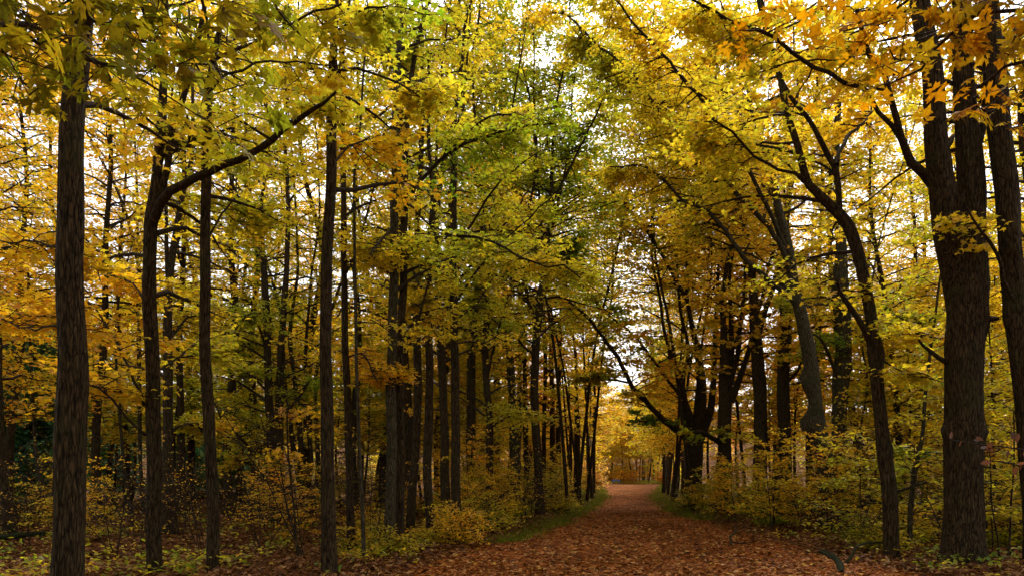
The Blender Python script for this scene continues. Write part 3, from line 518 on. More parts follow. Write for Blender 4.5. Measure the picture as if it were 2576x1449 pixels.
BT('giant rough barked maple with a collar of burls, its trunk forking upward', 11.7,
   [[(2418, 1432, 128), (2420, 1380, 114), (2422, 1300, 106), (2423, 1200, 102), (2424, 1130, 102), (2425, 1086, 102), (2422, 1020, 98), (2424, 900, 98), (2430, 800, 104), (2434, 719, 110), (2440, 640, 92), (2443, 560, 78), (2445, 504, 74), (2440, 400, 70), (2432, 300, 60), (2422, 151, 54), (2417, 0, 46)],
    [(2412, 830, 50), (2404, 740, 66), (2392, 660, 76), (2378, 604, 76), (2366, 530, 74), (2350, 453, 66), (2336, 370, 58), (2328, 290, 54), (2318, 201, 52), (2296, 100, 50), (2276, 0, 46)]],
   limbs=[([(2350, 470, 30), (2320, 438, 26), (2290, 405, 24), (2270, 350, 20), (2250, 290, 18), (2221, 191, 15), (2186, 136, 14), (2155, 25, 11)], -1.2, .7, 16),
          ([(2272, 362, 14), (2240, 318, 13), (2211, 282, 12), (2186, 232, 12), (2120, 206, 11), (2044, 166, 11), (1994, 136, 10), (1944, 101, 10), (1878, 70, 9), (1793, 35, 8), (1742, 0, 6)], -1.8, .62, 40, 1.6),
          ([(2380, 910, 16), (2360, 900, 13), (2342, 885, 11), (2325, 868, 9), (2311, 855, 7)], -.7, .6, 0), ([(2470, 800, 26), (2496, 796, 18), (2512, 800, 8)], -.2, .6, 0),
          ([(2440, 420, 26), (2462, 360, 22), (2476, 280, 18), (2480, 180, 14), (2470, 80, 12)], .4, .66, 10), ([(2400, 640, 30), (2400, 560, 24), (2420, 480, 18)], -.4, .6, 0)],
   zmin=6.6, n=60, hue=.6, ref='the giant burled trunk', sides=96, rough=.045, flare=.6,
   burls=[(2.36, PI, .38, .13, .42), (2.34, 0, .34, .15, .42), (2.32, -1.3, .12, .14, .6), (4.2, 0, .32, .22, .4), (4.35, -1.1, .10, .2, .4), (3.6, -1.5, .05, .2, .4), (2.9, -1.9, .06, .1, .4)], tmpl=T_MAPLE)
BT('tall thick trunk beside the giant burled one, leaning away to its right', 11.4,
   [[(2606, 1449, 60), (2600, 1300, 56), (2588, 1150, 54), (2580, 1050, 54), (2572, 960, 56), (2565, 880, 60), (2558, 800, 66), (2552, 730, 66), (2540, 600, 62), (2534, 500, 66), (2522, 400, 64), (2512, 300, 62), (2504, 200, 60), (2494, 90, 52), (2488, 0, 48)]],
   limbs=[([(2560, 800, 14), (2530, 700, 12), (2505, 640, 10), (2470, 580, 8), (2430, 520, 5)], -.9, .6, 4), ([(2500, 110, 16), (2540, 90, 12), (2576, 60, 9), (2640, 20, 6)], .5, .55, 6), ([(2535, 490, 10), (2500, 492, 8), (2480, 500, 5)], .3, .5, 0)],
   zmin=7.2, n=50, hue=.62, ref='the thick right edge trunk', burls=[(4.25, PI, .2, .16, .6), (5.2, -1.6, .12, .15, .5), (3.2, -1.2, .08, .2, .5)], sides=40, tmpl=T_MAPLE, rough=.07)
# ================================================================== PROTOTYPES AND COPIES
def proto_tree(name, cat, h, r, zmin, n, L, hue, seed, leaf=.17, tmpl=T_FAR, T=7, m=8, nstem=1, lean=.3, bark=None, el=(10, 45), sides=8, mat=None, tilt=38, bend=28, noise=.10, twigs=True, jit=.1, taper=.6, col=None, K=7):
    r_ = np.random.default_rng(seed); root = thing(name, '', cat, (0, 0, 0)); g = Geo(); bw = Geo(); LPs = []
    for s in range(nstem):
        pts = []; x = r_.normal(0, .06*(nstem > 1)); y = r_.normal(0, .06*(nstem > 1)); dx, dy = r_.normal(0, lean, 2)*.12*(1+.8*(nstem > 1)); hh = h*(1 if s == 0 else r_.uniform(.6, .95)); rr = r*(1 if s == 0 else r_.uniform(.5, .9))
        for i in range(K):
            f = i/(K-1); pts.append([x, y, -.15+hh*f, rr*(1-f*.85)+.004]); x += dx*hh/6+r_.normal(0, .012*hh); y += dy*hh/6+r_.normal(0, .012*hh)
        S = resample(pts, h/22, .003); stem_tube(g, S, sides, .05, .8 if r > .05 else 0, seed=seed+s)
        if n:
            P, R, TP, TR, LP = grow(S, zmin, max(3, int(n/nstem)), L, r_, T=T, m=m, el=el, bend=bend, jit=jit, taper=taper); bw.add(*tubes(P, R, 4))
            if twigs: bw.add(*tubes(TP, TR*1.2, 3))
            LPs.append(LP)
    link('trunk' if r > .03 else 'stem', g.mesh('trunk', bark or M_BARK), root)
    if n:
        LP = np.concatenate(LPs); LP = LP[LP[:, 2] > .04]
        cc = None
        if col is not None: cc = np.array(col)[None]*r_.uniform(.6, 1.3, len(LP))[:, None]*np.stack([r_.uniform(.9, 1.1, len(LP)), np.ones(len(LP)), r_.uniform(.8, 1.2, len(LP))], -1)
        crn = None
        if m > 0: crn = link('crown', leaf_mesh('crown', LP, leaf*r_.uniform(.65, 1.2, len(LP)), tmpl, hue, mat or M_LEAF, tilt=tilt, seed=seed, noise=noise, col=cc), root)
        link('branchwork', bw.mesh('branchwork', M_TWIG), crn or root)
    return root
PALREF = hue_col(np.array([.6]), np.random.default_rng(0))[0]
def tint(h):   # object colour that shifts a crown built at hue .6
    a = np.array([np.interp(h, PAL_T, PAL[:, i]) for i in range(3)]); b = np.array([np.interp(.6, PAL_T, PAL[:, i]) for i in range(3)]); return tuple(a/b)+(1,)
COUNT = {}
def place(proto, used, x, y, s=1, hue=None, label='', group=None, rz=None, sz=None, colr=None):
    o = proto if id(proto) not in used else copy_tree(proto); used.add(id(proto))
    o.location = (x, y, float(ground_z(x, y))-.02); o.rotation_euler = (0, 0, random.uniform(0, 6.28) if rz is None else rz); o.scale = (s, s, s*(sz or 1))
    for c in o.children:
        if c.name.startswith('crown'):
            c.color = colr if colr else (tint(hue) if hue is not None else (1, 1, 1, 1))
    o['label'] = label
    if group: o['group'] = group
    return o
USED = set(); PLACED = []   # (obj, kind words, px, d, group)
def px_of(x, y): return CX+x/np.maximum(y, .5)*F
def put(proto, x, y, kind, group, **kw):
    if path_side(x, y) < .7 and y > 0:
        l, r = np.interp(y, PY, PL), np.interp(y, PY, PR); x = float(l-1.1 if x-l < r-x else r+1.1)
    o = place(proto, USED, x, y, group=group, **kw); PLACED.append((o, kind, px_of(x, y), y, group)); return o
def X(px, d): return (px-CX)/F*d

TALL = [proto_tree('maple_tree', 'tree', h, r, zm, n, 3.4, .6, s, leaf=.14, m=10, T=8) for h, r, zm, n, s in ((20, .17, 4.5, 82, 101), (22, .2, 6, 84, 102), (18, .14, 3.5, 78, 103), (21, .17, 7, 76, 104))]
TALL.append(proto_tree('maple_tree', 'tree', 22, .075, 8.5, 84, 4.3, .6, 105, leaf=.14, m=10, T=8, lean=.5))
MID = [proto_tree('understorey_maple', 'tree', h, r, zm, n, 2.9, .6, s, leaf=.14, T=8, m=13, el=(0, 30), bend=14) for h, r, zm, n, s in ((9.5, .07, 2.7, 66, 111), (8, .06, 2.2, 58, 112), (11, .085, 3.0, 74, 113))]
SAP = [proto_tree('leafy_sapling', 'sapling', h, r, zm, n, L, .60, s, leaf=.12, tmpl=T_OVAL, T=7, m=9, el=(0, 18), bend=10, sides=6, nstem=ns, tilt=30, jit=.045, bark=M_TWIG, taper=.5) for h, r, zm, n, L, s, ns in ((2.7, .014, .5, 20, 1.4, 121, 1), (3.6, .018, .7, 26, 1.6, 122, 2), (2.0, .012, .3, 18, 1.25, 123, 2))]
SHR = [proto_tree('leafy_shrub', 'shrub', h, .010, .12, n, L, .60, s, leaf=.095, tmpl=T_OVAL, T=6, m=8, el=(5, 50), bend=25, sides=5, nstem=5, tilt=35, jit=.05, bark=M_TWIG, taper=.35, lean=1.2) for h, n, L, s in ((1.3, 40, .8, 131), (1.0, 36, .75, 132), (.65, 28, .6, 133))]
BARE = [proto_tree('bare_shrub', 'shrub', h, .012, .4, n, .9, .62, s, leaf=.07, tmpl=T_OVAL, T=5, m=1, el=(20, 60), bend=10, sides=5, nstem=4, bark=M_TWIG, jit=.03, lean=1.4) for h, n, s in ((2.6, 36, 141), (1.7, 26, 142), (3.6, 44, 143))]
CED = [proto_tree('cedar_tree', 'conifer', h, .11, .5, n, 1.9, .1, s, leaf=.17, tmpl=T_FAR, T=8, m=12, el=(-5, 25), bend=35, mat=M_NEEDLE, tilt=55, jit=.11, taper=.75, col=(.08, .21, .075)) for h, n, s in ((9.5, 150, 151), (7, 120, 152), (5, 95, 153))]
r2 = np.random.default_rng(21)
# --- cedars, dark green, far left and in the gloom behind the left trunks
for px, d, k, s in ((-60, 27, 0, 1.0), (15, 31, 0, .95), (70, 28, 1, 1.05), (112, 34, 0, 1.05), (150, 40, 0, 1.15), (235, 44, 1, 1.0), (-140, 34, 0, 1.1), (300, 47, 1, .9), (465, 46, 2, 1.1), (500, 52, 1, .9), (560, 50, 2, 1.1), (610, 56, 1, .8), (440, 60, 1, 1), (655, 54, 2, 1), (120, 60, 0, 1.9), (60, 66, 0, 2.0), (190, 70, 0, 1.7), (20, 48, 0, 1.3)):
    put(CED[k], X(px, d), d, 'dark green cedar', 'dark cedars behind the left trunks', s=s)
# --- understorey maples with low layered foliage
for px, d, k, s, h in ((-30, 22, 0, 1, .74), (60, 36, 2, 1.1, .76), (240, 30, 1, 1.0, .6), (285, 36, 0, 1.15, .55), (330, 42, 2, 1.1, .5), (455, 31, 0, 1.05, .46), (470, 40, 2, 1.15, .52), (570, 34, 0, 1.1, .42), (610, 42, 2, 1.1, .5), (560, 52, 2, 1.2, .68), (650, 46, 2, 1.2, .55),
                       (755, 36, 0, 1.15, .42), (775, 44, 2, 1.2, .86), (860, 34, 0, 1, .7), (910, 30, 1, .95, .5), (945, 38, 2, 1.1, .74), (960, 46, 2, 1.2, .55), (1065, 33, 0, 1.05, .62), (1110, 42, 2, 1.1, .72), (1180, 30, 1, 1, .6), (1195, 38, 2, 1.1, .5), (1250, 44, 2, 1.1, .66), (1175, 52, 2, 1.3, .7), (1320, 50, 0, 1.1, .72),
                       (1640, 58, 0, 1.2, .66), (1620, 70, 2, 1.4, .60), (1600, 84, 2, 1.5, .62), (1575, 96, 0, 1.8, .7), (1650, 90, 2, 1.6, .66), (1690, 64, 2, 1.3, .66), (1700, 48, 1, 1.1, .7), (1640, 74, 1, 1.5, .5), (1480, 118, 0, 1.6, .85), (1540, 142, 2, 1.7, .7), (1590, 136, 2, 1.8, .68), (1630, 128, 0, 2.0, .7), (1500, 150, 0, 1.5, .8),
                       (1512, 140, 0, 1.5, .66), (1548, 150, 2, 1.6, .64), (1570, 158, 0, 1.8, .7), (1598, 142, 1, 1.9, .62), (1622, 152, 2, 1.9, .66), (1640, 160, 0, 2, .72), (1660, 146, 2, 1.8, .6), (1535, 165, 2, 1.8, .6), (1690, 84, 0, 1.4, .64), (1672, 72, 1, 1.5, .68), (1500, 134, 1, 1.5, .66), (1560, 131, 2, 1.2, .72), (1608, 131, 0, 1.5, .7), (1645, 124, 2, 1.6, .62), (1665, 108, 0, 1.7, .7), (1525, 138, 0, 1.4, .62), (1580, 146, 2, 1.8, .6), (1450, 92, 0, 1.4, .66), (1425, 74, 0, 1.2, .6), (720, 30, 1, 1, .6), (830, 46, 2, 1.2, .66), (900, 42, 0, 1.1, .5), (1010, 30, 1, .9, .6), (1020, 50, 2, 1.2, .66), (1140, 36, 1, 1.1, .7), (1220, 34, 1, 1, .62), (1360, 66, 0, 1.2, .8), (1400, 62, 1, 1.2, .7), (520, 44, 2, 1.1, .6), (690, 52, 2, 1.2, .7),
                       (1790, 44, 2, 1.1, .78), (1860, 40, 0, 1.15, .8), (1940, 36, 1, 1.1, .62), (2010, 34, 0, 1.15, .78), (2060, 40, 2, 1.2, .74), (2170, 32, 0, 1.1, .66), (2215, 26, 1, 1, .64), (2265, 30, 0, 1.1, .56), (2300, 22, 1, .9, .6), (2330, 34, 2, 1.15, .68), (2380, 40, 2, 1.2, .7), (2500, 24, 0, 1, .56), (2520, 17, 1, .8, .58), (2560, 30, 2, 1.1, .6), (2620, 20, 0, 1, .6)):
    put(MID[k], X(px, d), d, ['green', 'yellow green', 'yellow', 'golden', 'orange'][int(np.searchsorted([.35, .5, .67, .78], h))]+' low branched maple', 'low branched understorey maples', s=s, hue=h)
# --- tall background maples
for px, d, k, s, h in ((-150, 16, 0, 1, .7), (-60, 30, 2, 1, .72), (30, 26, 3, .95, .74), (90, 42, 0, .95, .78), (150, 31, 1, .95, .7), (245, 24, 3, .95, .74), (275, 40, 0, .9, .8), (320, 33, 1, .9, .72), (455, 27, 3, 1, .6), (480, 36, 1, 1, .55), (575, 26, 3, 1, .62), (600, 38, 0, 1, .66), (640, 30, 1, 1, .56), (700, 40, 0, 1, .66), (770, 31, 1, 1.05, .62), (800, 42, 2, 1, .8), (890, 28, 3, 1, .56), (905, 40, 1, 1.05, .6), (960, 31, 0, 1.05, .52), (955, 50, 0, 1.05, .82),
                       (1030, 27, 1, 1.05, .5), (1040, 44, 0, 1.1, .78), (1105, 31, 3, 1.1, .55), (1180, 26, 1, 1, .56), (1190, 42, 0, 1.1, .64), (1250, 35, 1, 1.1, .42), (1300, 46, 3, 1.15, .86), (1330, 40, 0, 1.1, .92), (1340, 60, 0, 1.1, .9), (1270, 62, 2, 1.1, .7), (1420, 60, 4, 1.0, .56), (1428, 76, 4, 1.05, .6), (1385, 84, 2, .9, .8), (1478, 84, 2, .85, .64), (1465, 98, 2, .9, .7),
                       (1670, 60, 2, 1.1, .56), (1700, 76, 0, 1.1, .6), (1690, 50, 2, 1.05, .64), (1655, 100, 0, 1.1, .68), (1640, 118, 2, 1.2, .7), (1720, 56, 0, 1.1, .36), (1760, 44, 4, 1.1, .78), (1790, 36, 4, 1.1, .84), (1815, 50, 0, 1.1, .78), (1880, 36, 4, 1.1, .78), (1950, 42, 1, 1.1, .72), (2040, 32, 3, 1.1, .66), (2080, 44, 0, 1.05, .8), (2160, 28, 0, 1.0, .58), (2200, 40, 1, 1, .62), (2262, 24, 2, .9, .6), (2300, 46, 0, .9, .75), (2390, 30, 2, .9, .66), (2500, 38, 0, .85, .6), (2610, 26, 0, .9, .6), (2660, 15, 1, .9, .6), (2700, 34, 0, 1, .7), (-240, 24, 1, 1, .7),
                       (1600, 160, 0, 1.0, .7), (1480, 172, 0, 1.0, .75), (1540, 185, 1, .9, .8), (1668, 43, 4, 1.1, .6), (1440, 47, 4, 1.1, .56), (1462, 38, 4, 1.05, .42), (1480, 56, 4, 1.15, .6), (1700, 35, 4, 1.1, .66), (1430, 30, 4, 1.1, .40), (1665, 54, 4, 1.2, .7), (1700, 31, 4, 1.15, .68), (1490, 45, 4, 1.15, .58), (1655, 64, 4, 1.2, .66), (1450, 34, 4, 1.15, .44), (1690, 39, 4, 1.15, .62), (1475, 41, 4, 1.2, .6), (2235, 33, 0, 1.0, .64), (2330, 37, 3, 1.05, .6), (2460, 29, 2, 1.0, .6)):
    put(TALL[k], X(px, d), d, ['green', 'yellow green', 'yellow', 'golden', 'orange'][int(np.searchsorted([.35, .5, .67, .78], h))]+' tall background maple', 'tall maples in the background', s=s, hue=h)
for x, y, k in ((-7, -3, 0), (6.5, -5, 1), (-2.5, -7, 2), (9.5, 2.5, 0), (-9.5, 5, 3), (1.5, -13, 1)): put(TALL[k], x, y, 'tall unseen maple added for shade', 'tall maples in the background', hue=.6)  # unseen maples added around the camera to darken the near foliage
# --- slender trunk clusters far right of the path end
for px, d in ((1617, 136), (1630, 140), (1644, 134), (1655, 142), (1664, 130), (1676, 110), (1668, 96)):
    put(TALL[3], X(px, d), d, 'slender trunked maple', 'tall maples in the background', s=.85, hue=.66)
# --- leafy saplings and shrubs
def band(protos, n, pxr, dr, sc, hue, kind, group, avoid=.35, dist=.9):
    c = 0; tries = 0; got = []
    while c < n and tries < n*40:
        tries += 1; px = r2.uniform(*pxr); d = dr[0]*(dr[1]/dr[0])**r2.uniform(); x = X(px, d)
        if path_side(x, d) < avoid+.25*sc[1] or any((x-a)**2+(d-b)**2 < dist**2 for a, b in got): continue
        got.append((x, d)); put(protos[int(r2.integers(len(protos)))], x, d, kind, group, s=float(r2.uniform(*sc)), hue=float(np.clip(r2.normal(hue, .07)+.08, .2, .95))); c += 1
def tone(h): return ['green', 'yellow green', 'yellow', 'orange'][int(np.searchsorted([.33, .5, .62], h))]
for (protos, n, pxr, dr, scl, hue, kd, kind, av, di) in [
    (SAP, 24, (1170, 1490), (22, 62), (.55, .95), .47, 'sapling', 'yellow green leafy sapling', .9, 1.2),
    (SHR, 26, (1130, 1500), (18, 60), (.8, 1.15), .46, 'shrub', 'low yellow green shrub', .3, .8),
    (SAP, 7, (1090, 1330), (17, 26), (.55, .9), .56, 'sapling', 'golden green leafy sapling', .7, .9),
    (SHR, 12, (900, 1150), (12.5, 20), (.55, .85), .48, 'shrub', 'pale yellow green shrub', .2, .7),
    (SAP, 9, (1760, 2110), (17.5, 27), (.6, .95), .47, 'sapling', 'yellow leaved sapling', .6, .9),
    (SHR, 8, (1700, 2120), (16, 40), (.8, 1.1), .42, 'shrub', 'green and yellow shrub', .3, .8),
    (SAP, 7, (2090, 2350), (15, 24), (.6, 1.0), .44, 'sapling', 'bright green leafy sapling', .6, 1.0),
    (SHR, 10, (2100, 2600), (12.5, 22), (.6, 1.0), .42, 'shrub', 'fresh green shrub', .6, .8),
    (SAP, 7, (2480, 2640), (12.5, 24), (.8, 1.1), .42, 'sapling', 'olive yellow sapling', .6, 1.0),
    (SAP, 4, (-20, 300), (14, 26), (.4, .65), .52, 'sapling', 'sparse yellow sapling', .6, 1.2),
    (SAP, 10, (660, 1120), (19, 40), (.55, .9), .56, 'sapling', 'golden leafy sapling', 1, 1.3),
    (SAP, 10, (1180, 1460), (40, 80), (1, 1.6), .55, 'sapling', 'far golden sapling', 1, 1.3),
    (SAP, 16, (1490, 1690), (127.5, 150), (1.6, 2.6), .62, 'sapling', 'golden path end sapling', 1, 1.5),
    (SAP, 16, (1290, 1500), (64, 100), (1.3, 2.2), .56, 'sapling', 'golden sapling on far rise', 1, 1.6),
    (SAP, 12, (700, 1150), (48, 80), (1.2, 2.0), .54, 'sapling', 'golden far sapling', 1, 1.6),
    (SAP, 6, (1735, 1840), (18, 31), (.6, .9), .46, 'sapling', 'light green leafy sapling', .5, .9),
    (SAP, 14, (2200, 2560), (24, 60), (.8, 1.5), .56, 'sapling', 'olive gold back sapling', 1, 1.5),
    (BARE, 44, (-20, 960), (13, 44), (.6, 1.1), .6, 'shrub', 'bare twiggy shrub', .6, 1.0),
    (BARE, 8, (1180, 1420), (18, 44), (.7, 1.1), .6, 'shrub', 'thin bare shrub', .6, 1.0),
    (BARE, 8, (1950, 2560), (13, 24), (.6, 1.0), .5, 'shrub', 'dark tangled bare shrub', .6, 1.0)]:
    band(protos, n, pxr, dr, scl, hue, kind, ('saplings' if kd == 'sapling' else 'shrubs')+' of the undergrowth', av, di)
# the orange sapling at centre left and russet brush on the far rise
put(SAP[1], X(700, 17), 17, 'bright orange sapling', 'saplings of the undergrowth', s=.62, hue=.72); put(SAP[0], X(665, 18), 18.0, 'bright orange sapling', 'saplings of the undergrowth', s=.62, hue=.7); put(SAP[0], X(745, 16.4), 16.4, 'golden sapling', 'saplings of the undergrowth', s=.55, hue=.7)
for i in range(20):
    px = r2.uniform(1290, 1500); d = r2.uniform(62, 100); x = X(px, d)
    if path_side(x, d) > 1: put(SHR[int(r2.integers(2))], x, d, 'russet shrub on far rise', 'russet shrubs on the far rise', s=float(r2.uniform(1.8, 3.0)), colr=(.95, .75, 2.2, 1))
for px, d in ((1590, 128), (1565, 132), (1612, 126.5), (1530, 134), (1640, 126)):
    put(SHR[0], X(px, d), d, 'orange brown path end shrub', 'shrubs at the end of the path', s=2.0, colr=tint(.85))

# --- foliage that hangs into the top of the frame from two near maples outside it
def near_bough(label, tx, ty, limbs, leaves_px, hue, hsz, seed, c0):
    r_ = np.random.default_rng(seed); root = thing('maple_tree', label, 'tree', (tx, ty, float(ground_z(tx, ty)))); off = np.array(root.location)
    S = resample([[tx, ty, -.3, .17], [tx+.05, ty, 2, .15], [tx, ty+.1, 5, .12], [tx+.1, ty, 9, .09], [tx, ty, 15, .03]], .3)
    g = Geo(); stem_tube(g, S, 20, .06, .7, seed=seed); link('trunk', g.mesh('trunk', M_BARK, off), root)
    LP = []; bw = Geo()
    for pts, r0 in limbs:
        q = [list(W(a, b, d))+[r] for a, b, d, r in pts]; Sr = resample([[tx, ty, q[0][2]-.5, r0]]+q, .12); Sr[1:-1, :3] += r_.normal(0, .006, (len(Sr)-2, 3)); stem_tube(bw, Sr, 8, .04, seed=seed+1)
        P, R, TP, TR, lp = grow(Sr[len(Sr)//5:], -9, 13, .55, r_, T=4, m=2, el=(-25, 30), minL=.3, jit=.03); bw.add(*tubes(P, R*.8, 5)); bw.add(*tubes(TP, TR*.5, 4)); LP.append(lp)
    for a, b, d in leaves_px: LP.append(W(a, b, d)[None])
    LP = np.concatenate(LP); link('branchwork', bw.mesh('branchwork', M_TWIG, off), root)
    link('crown', leaf_mesh('crown', LP, hsz*r_.uniform(.75, 1.15, len(LP)), T_NEAR, hue, M_NEAR, tri=True, tilt=36, seed=seed, off=off, droop=22, col=np.array(c0)[None]*r_.uniform(.6, 1.2, (len(LP), 1))*np.stack([r_.uniform(.8, 1.35, len(LP)), np.ones(len(LP)), np.ones(len(LP))], -1)), root)
    # unseen upper crown above the frame, oversized to shade the near leaves
    P, R, TP, TR, lp = grow(S, 4.8, 130, 4.2, r_, T=8, m=12, az0=-PI/2+(.5 if tx < 0 else -.5), azs=1.0)
    def outside(Q): y = np.maximum(Q[..., 1], .05); a = CX+Q[..., 0]/y*F; b = HY-(Q[..., 2]-EYE)/y*F; return ~((Q[..., 1] > .1) & (a > -200) & (a < 2776) & (b > -250))
    k1, k2 = outside(P).all(1), outside(TP).all(1); P, R, TP, TR, lp = P[k1], R[k1], TP[k2], TR[k2], lp[outside(lp)]
    b2 = Geo(); b2.add(*tubes(P, R, 5)); b2.add(*tubes(TP, TR, 3))
    c2 = link('crown', leaf_mesh('crown', lp, .21*r_.uniform(.7, 1.1, len(lp)), T_MID, hue+.1, M_LEAF, seed=seed+9, off=off), root); link('branchwork', b2.mesh('branchwork', M_TWIG, off), root)
    return root
lf = [(x+r2.normal(0, 12), y+r2.normal(0, 10), r2.uniform(2.5, 4.2)) for x, y in
      [(95, 240), (60, 250), (150, 190), (170, 170), (185, 215), (215, 140), (250, 190), (290, 170), (300, 225), (270, 250), (330, 140), (350, 90), (420, 195), (450, 180), (480, 205), (500, 235), (520, 130), (545, 175), (600, 60), (640, 25), (690, 80), (740, 95), (760, 120), (780, 130), (545, 405), (690, 425), (700, 195), (720, 210), (300, 60), (240, 30), (130, 130), (60, 100), (30, 60), (110, 50), (390, 50), (470, 60), (560, 60), (620, 110), (600, 200), (650, 250), (470, 290), (400, 120), (340, 240), (20, 160), (160, 90), (200, 70), (450, 120), (830, 40), (870, 90), (640, 30), (680, 10)]]
near_bough('near maple with large dull olive leaves hanging before the stout dark trunk', -3.6, 1.6,
   [([(-300, 40, 2.6, .014), (0, 62, 3.0, .011), (60, 64, 3.1, .010), (110, 75, 3.2, .009), (145, 97, 3.3, .007), (215, 140, 3.3, .005), (250, 170, 3.4, .003)], .02),
    ([(-200, -120, 3.0, .014), (150, -40, 3.4, .012), (245, 62, 3.8, .010), (310, 88, 3.9, .008), (370, 108, 4.0, .006), (440, 118, 4.0, .003)], .02),
    ([(-100, -200, 3.2, .014), (200, -60, 3.6, .012), (350, -5, 3.9, .010), (372, 70, 4.0, .009), (390, 110, 4.0, .007), (400, 190, 4.0, .004)], .02),
    ([(-100, 20, 3.2, .012), (110, 120, 3.5, .010), (285, 170, 3.7, .009), (365, 205, 3.8, .007), (430, 245, 3.9, .005), (520, 305, 4.0, .003)], .02),
    ([(100, -250, 3.4, .014), (400, -120, 3.8, .012), (505, 0, 4.2, .010), (530, 100, 4.3, .008), (560, 210, 4.3, .004)], .02),
    ([(100, -200, 3.2, .014), (600, -60, 3.6, .010), (700, 30, 3.8, .007), (780, 110, 3.9, .003)], .02)], lf, .41, .108, 301, (.19, .17, .010))
lf = [(x+r2.normal(0, 8), y+r2.normal(0, 8), r2.uniform(3.0, 4.4)) for x, y in
      [(2340, 120), (2390, 118), (2392, 160), (2285, 235), (2320, 275), (2225, 240), (2180, 262), (2450, 60), (2540, 100), (2470, 140), (2560, 60), (2500, 30), (2430, 20), (2120, 70), (2080, 40), (2050, 90), (2160, 100), (2130, 130), (2200, 150), (2240, 170), (2180, 190), (2020, 60), (1980, 30), (1930, 60), (1960, 100), (2260, 60), (2300, 20), (2350, 60), (2210, 40), (2420, 240), (2470, 270), (2430, 280), (2400, 285), (2350, 230), (2500, 220), (2540, 190), (2140, 30), (2060, 10), (2100, 110), (2280, 110), (2330, 180), (2570, 160)]]
near_bough('near maple with large orange leaves hanging before the giant burled trunk', 4.6, 1.8,
   [([(2900, -60, 3.0, .014), (2700, 20, 3.2, .011), (2500, 35, 3.4, .009), (2420, 50, 3.5, .007), (2340, 105, 3.5, .004)], .02),
    ([(2800, -200, 3.2, .014), (2500, -100, 3.4, .011), (2300, -10, 3.6, .008), (2200, 60, 3.7, .006), (2120, 80, 3.8, .003)], .02),
    ([(2900, 120, 3.2, .012), (2600, 150, 3.3, .009), (2480, 200, 3.4, .007), (2400, 260, 3.5, .004)], .02),
    ([(2800, -100, 3.2, .012), (2420, 60, 3.5, .009), (2320, 170, 3.6, .007), (2230, 215, 3.7, .004)], .02),
    ([(2700, -300, 3.4, .014), (2300, -150, 3.8, .010), (2100, -20, 4.0, .007), (1980, 60, 4.1, .003)], .02)], lf, .78, .092, 302, (.36, .20, .012))
# reddish leaved twig close in at the right
root = thing('leafy_sapling', 'close low twig of dull red leaves crossing the giant burled trunk', 'sapling', (X(2760, 4.6), 4.6, float(ground_z(X(2760, 4.6), 4.6)))); off = np.array(root.location)
g = Geo(); st = resample([[*off[:2], -.1, .012], [*(off[:2]+[.02, 0]), .9, .010], [*(off[:2]+[-.03, 0]), 1.75, .007]], .1); stem_tube(g, st, 8); link('stem', g.mesh('stem', M_TWIG, off), root)
bw = Geo(); LP = []
for pts in ([(2745, 1160, 4.6), (2660, 1150, 4.6), (2560, 1128, 4.6), (2470, 1118, 4.6), (2390, 1105, 4.6)], [(2750, 1230, 4.7), (2640, 1200, 4.7), (2560, 1170, 4.7), (2510, 1160, 4.7)]):
    Sr = resample([list(W(*p))+[.009-.0014*i] for i, p in enumerate(pts)], .08, .002); stem_tube(bw, Sr, 6)
    q = Sr[np.linspace(2, len(Sr)-1, 16).astype(int), :3]+r2.normal(0, .035, (16, 3)); LP.append(q)
LP = np.concatenate(LP); link('branch', bw.mesh('branch', M_TWIG, off), root)
link('crown', leaf_mesh('crown', LP, .062*r2.uniform(.7, 1.2, len(LP)), T_OVAL, .9, M_LEAF, seed=55, off=off, col=np.array([.10, .036, .016])[None]*r2.uniform(.6, 1.2, (len(LP), 1)), droop=30), root)

# ================================================================== FALLEN WOOD, POST, BARRIER, NEST
def log(name, label, cat, pts, mat=M_BARK, extra=()):
    P = [list(W(a, b, d))+[w/2/F*d] for a, b, d, w in pts]; off = np.array(P[0][:3]); off[2] = float(ground_z(off[0], off[1])); root = thing(name, label, cat, off)
    for p in P: p[2] = max(p[2], float(ground_z(p[0], p[1]))+p[3]*.7)
    S = resample(P, .15, .004); g = Geo(); stem_tube(g, S, 14, .12, seed=int(abs(pts[0][0]))); link('stem', g.mesh('stem', mat, off), root)
    for e in extra:
        Q = [list(W(a, b, d))+[w/2/F*d] for a, b, d, w in e]; g = Geo(); stem_tube(g, resample(Q, .12, .003), 8, .08); link('branch', g.mesh('branch', mat, off), root)
log('fallen_log', 'dark fallen log lying past the mossy footed leaning trunk', 'log', [(-60, 1362, 17.4, 16), (0, 1352, 17.4, 15), (60, 1344, 17.6, 14), (130, 1340, 17.8, 12), (200, 1338, 18, 8)], M_MOSS, [[(45, 1340, 17.6, 7), (20, 1325, 17.4, 5), (-10, 1318, 17.2, 4)], [(110, 1342, 17.7, 6), (90, 1362, 17.2, 4), (60, 1370, 17, 3)]])
log('fallen_log', 'small mossy log on the leaves left of the slim maple', 'log', [(278, 1358, 17.2, 9), (310, 1357, 17.2, 9), (352, 1356, 17.1, 8)], M_MOSS)
log('fallen_log', 'long dark fallen trunk in the gloom behind the left trunks', 'log', [(430, 1252, 44, 22), (500, 1246, 44, 24), (580, 1248, 44, 26), (640, 1254, 43, 16)])
log('fallen_log', 'brown fallen log between the slim centre left trunks', 'log', [(890, 1300, 25, 10), (940, 1304, 25, 10), (985, 1302, 25, 9)])
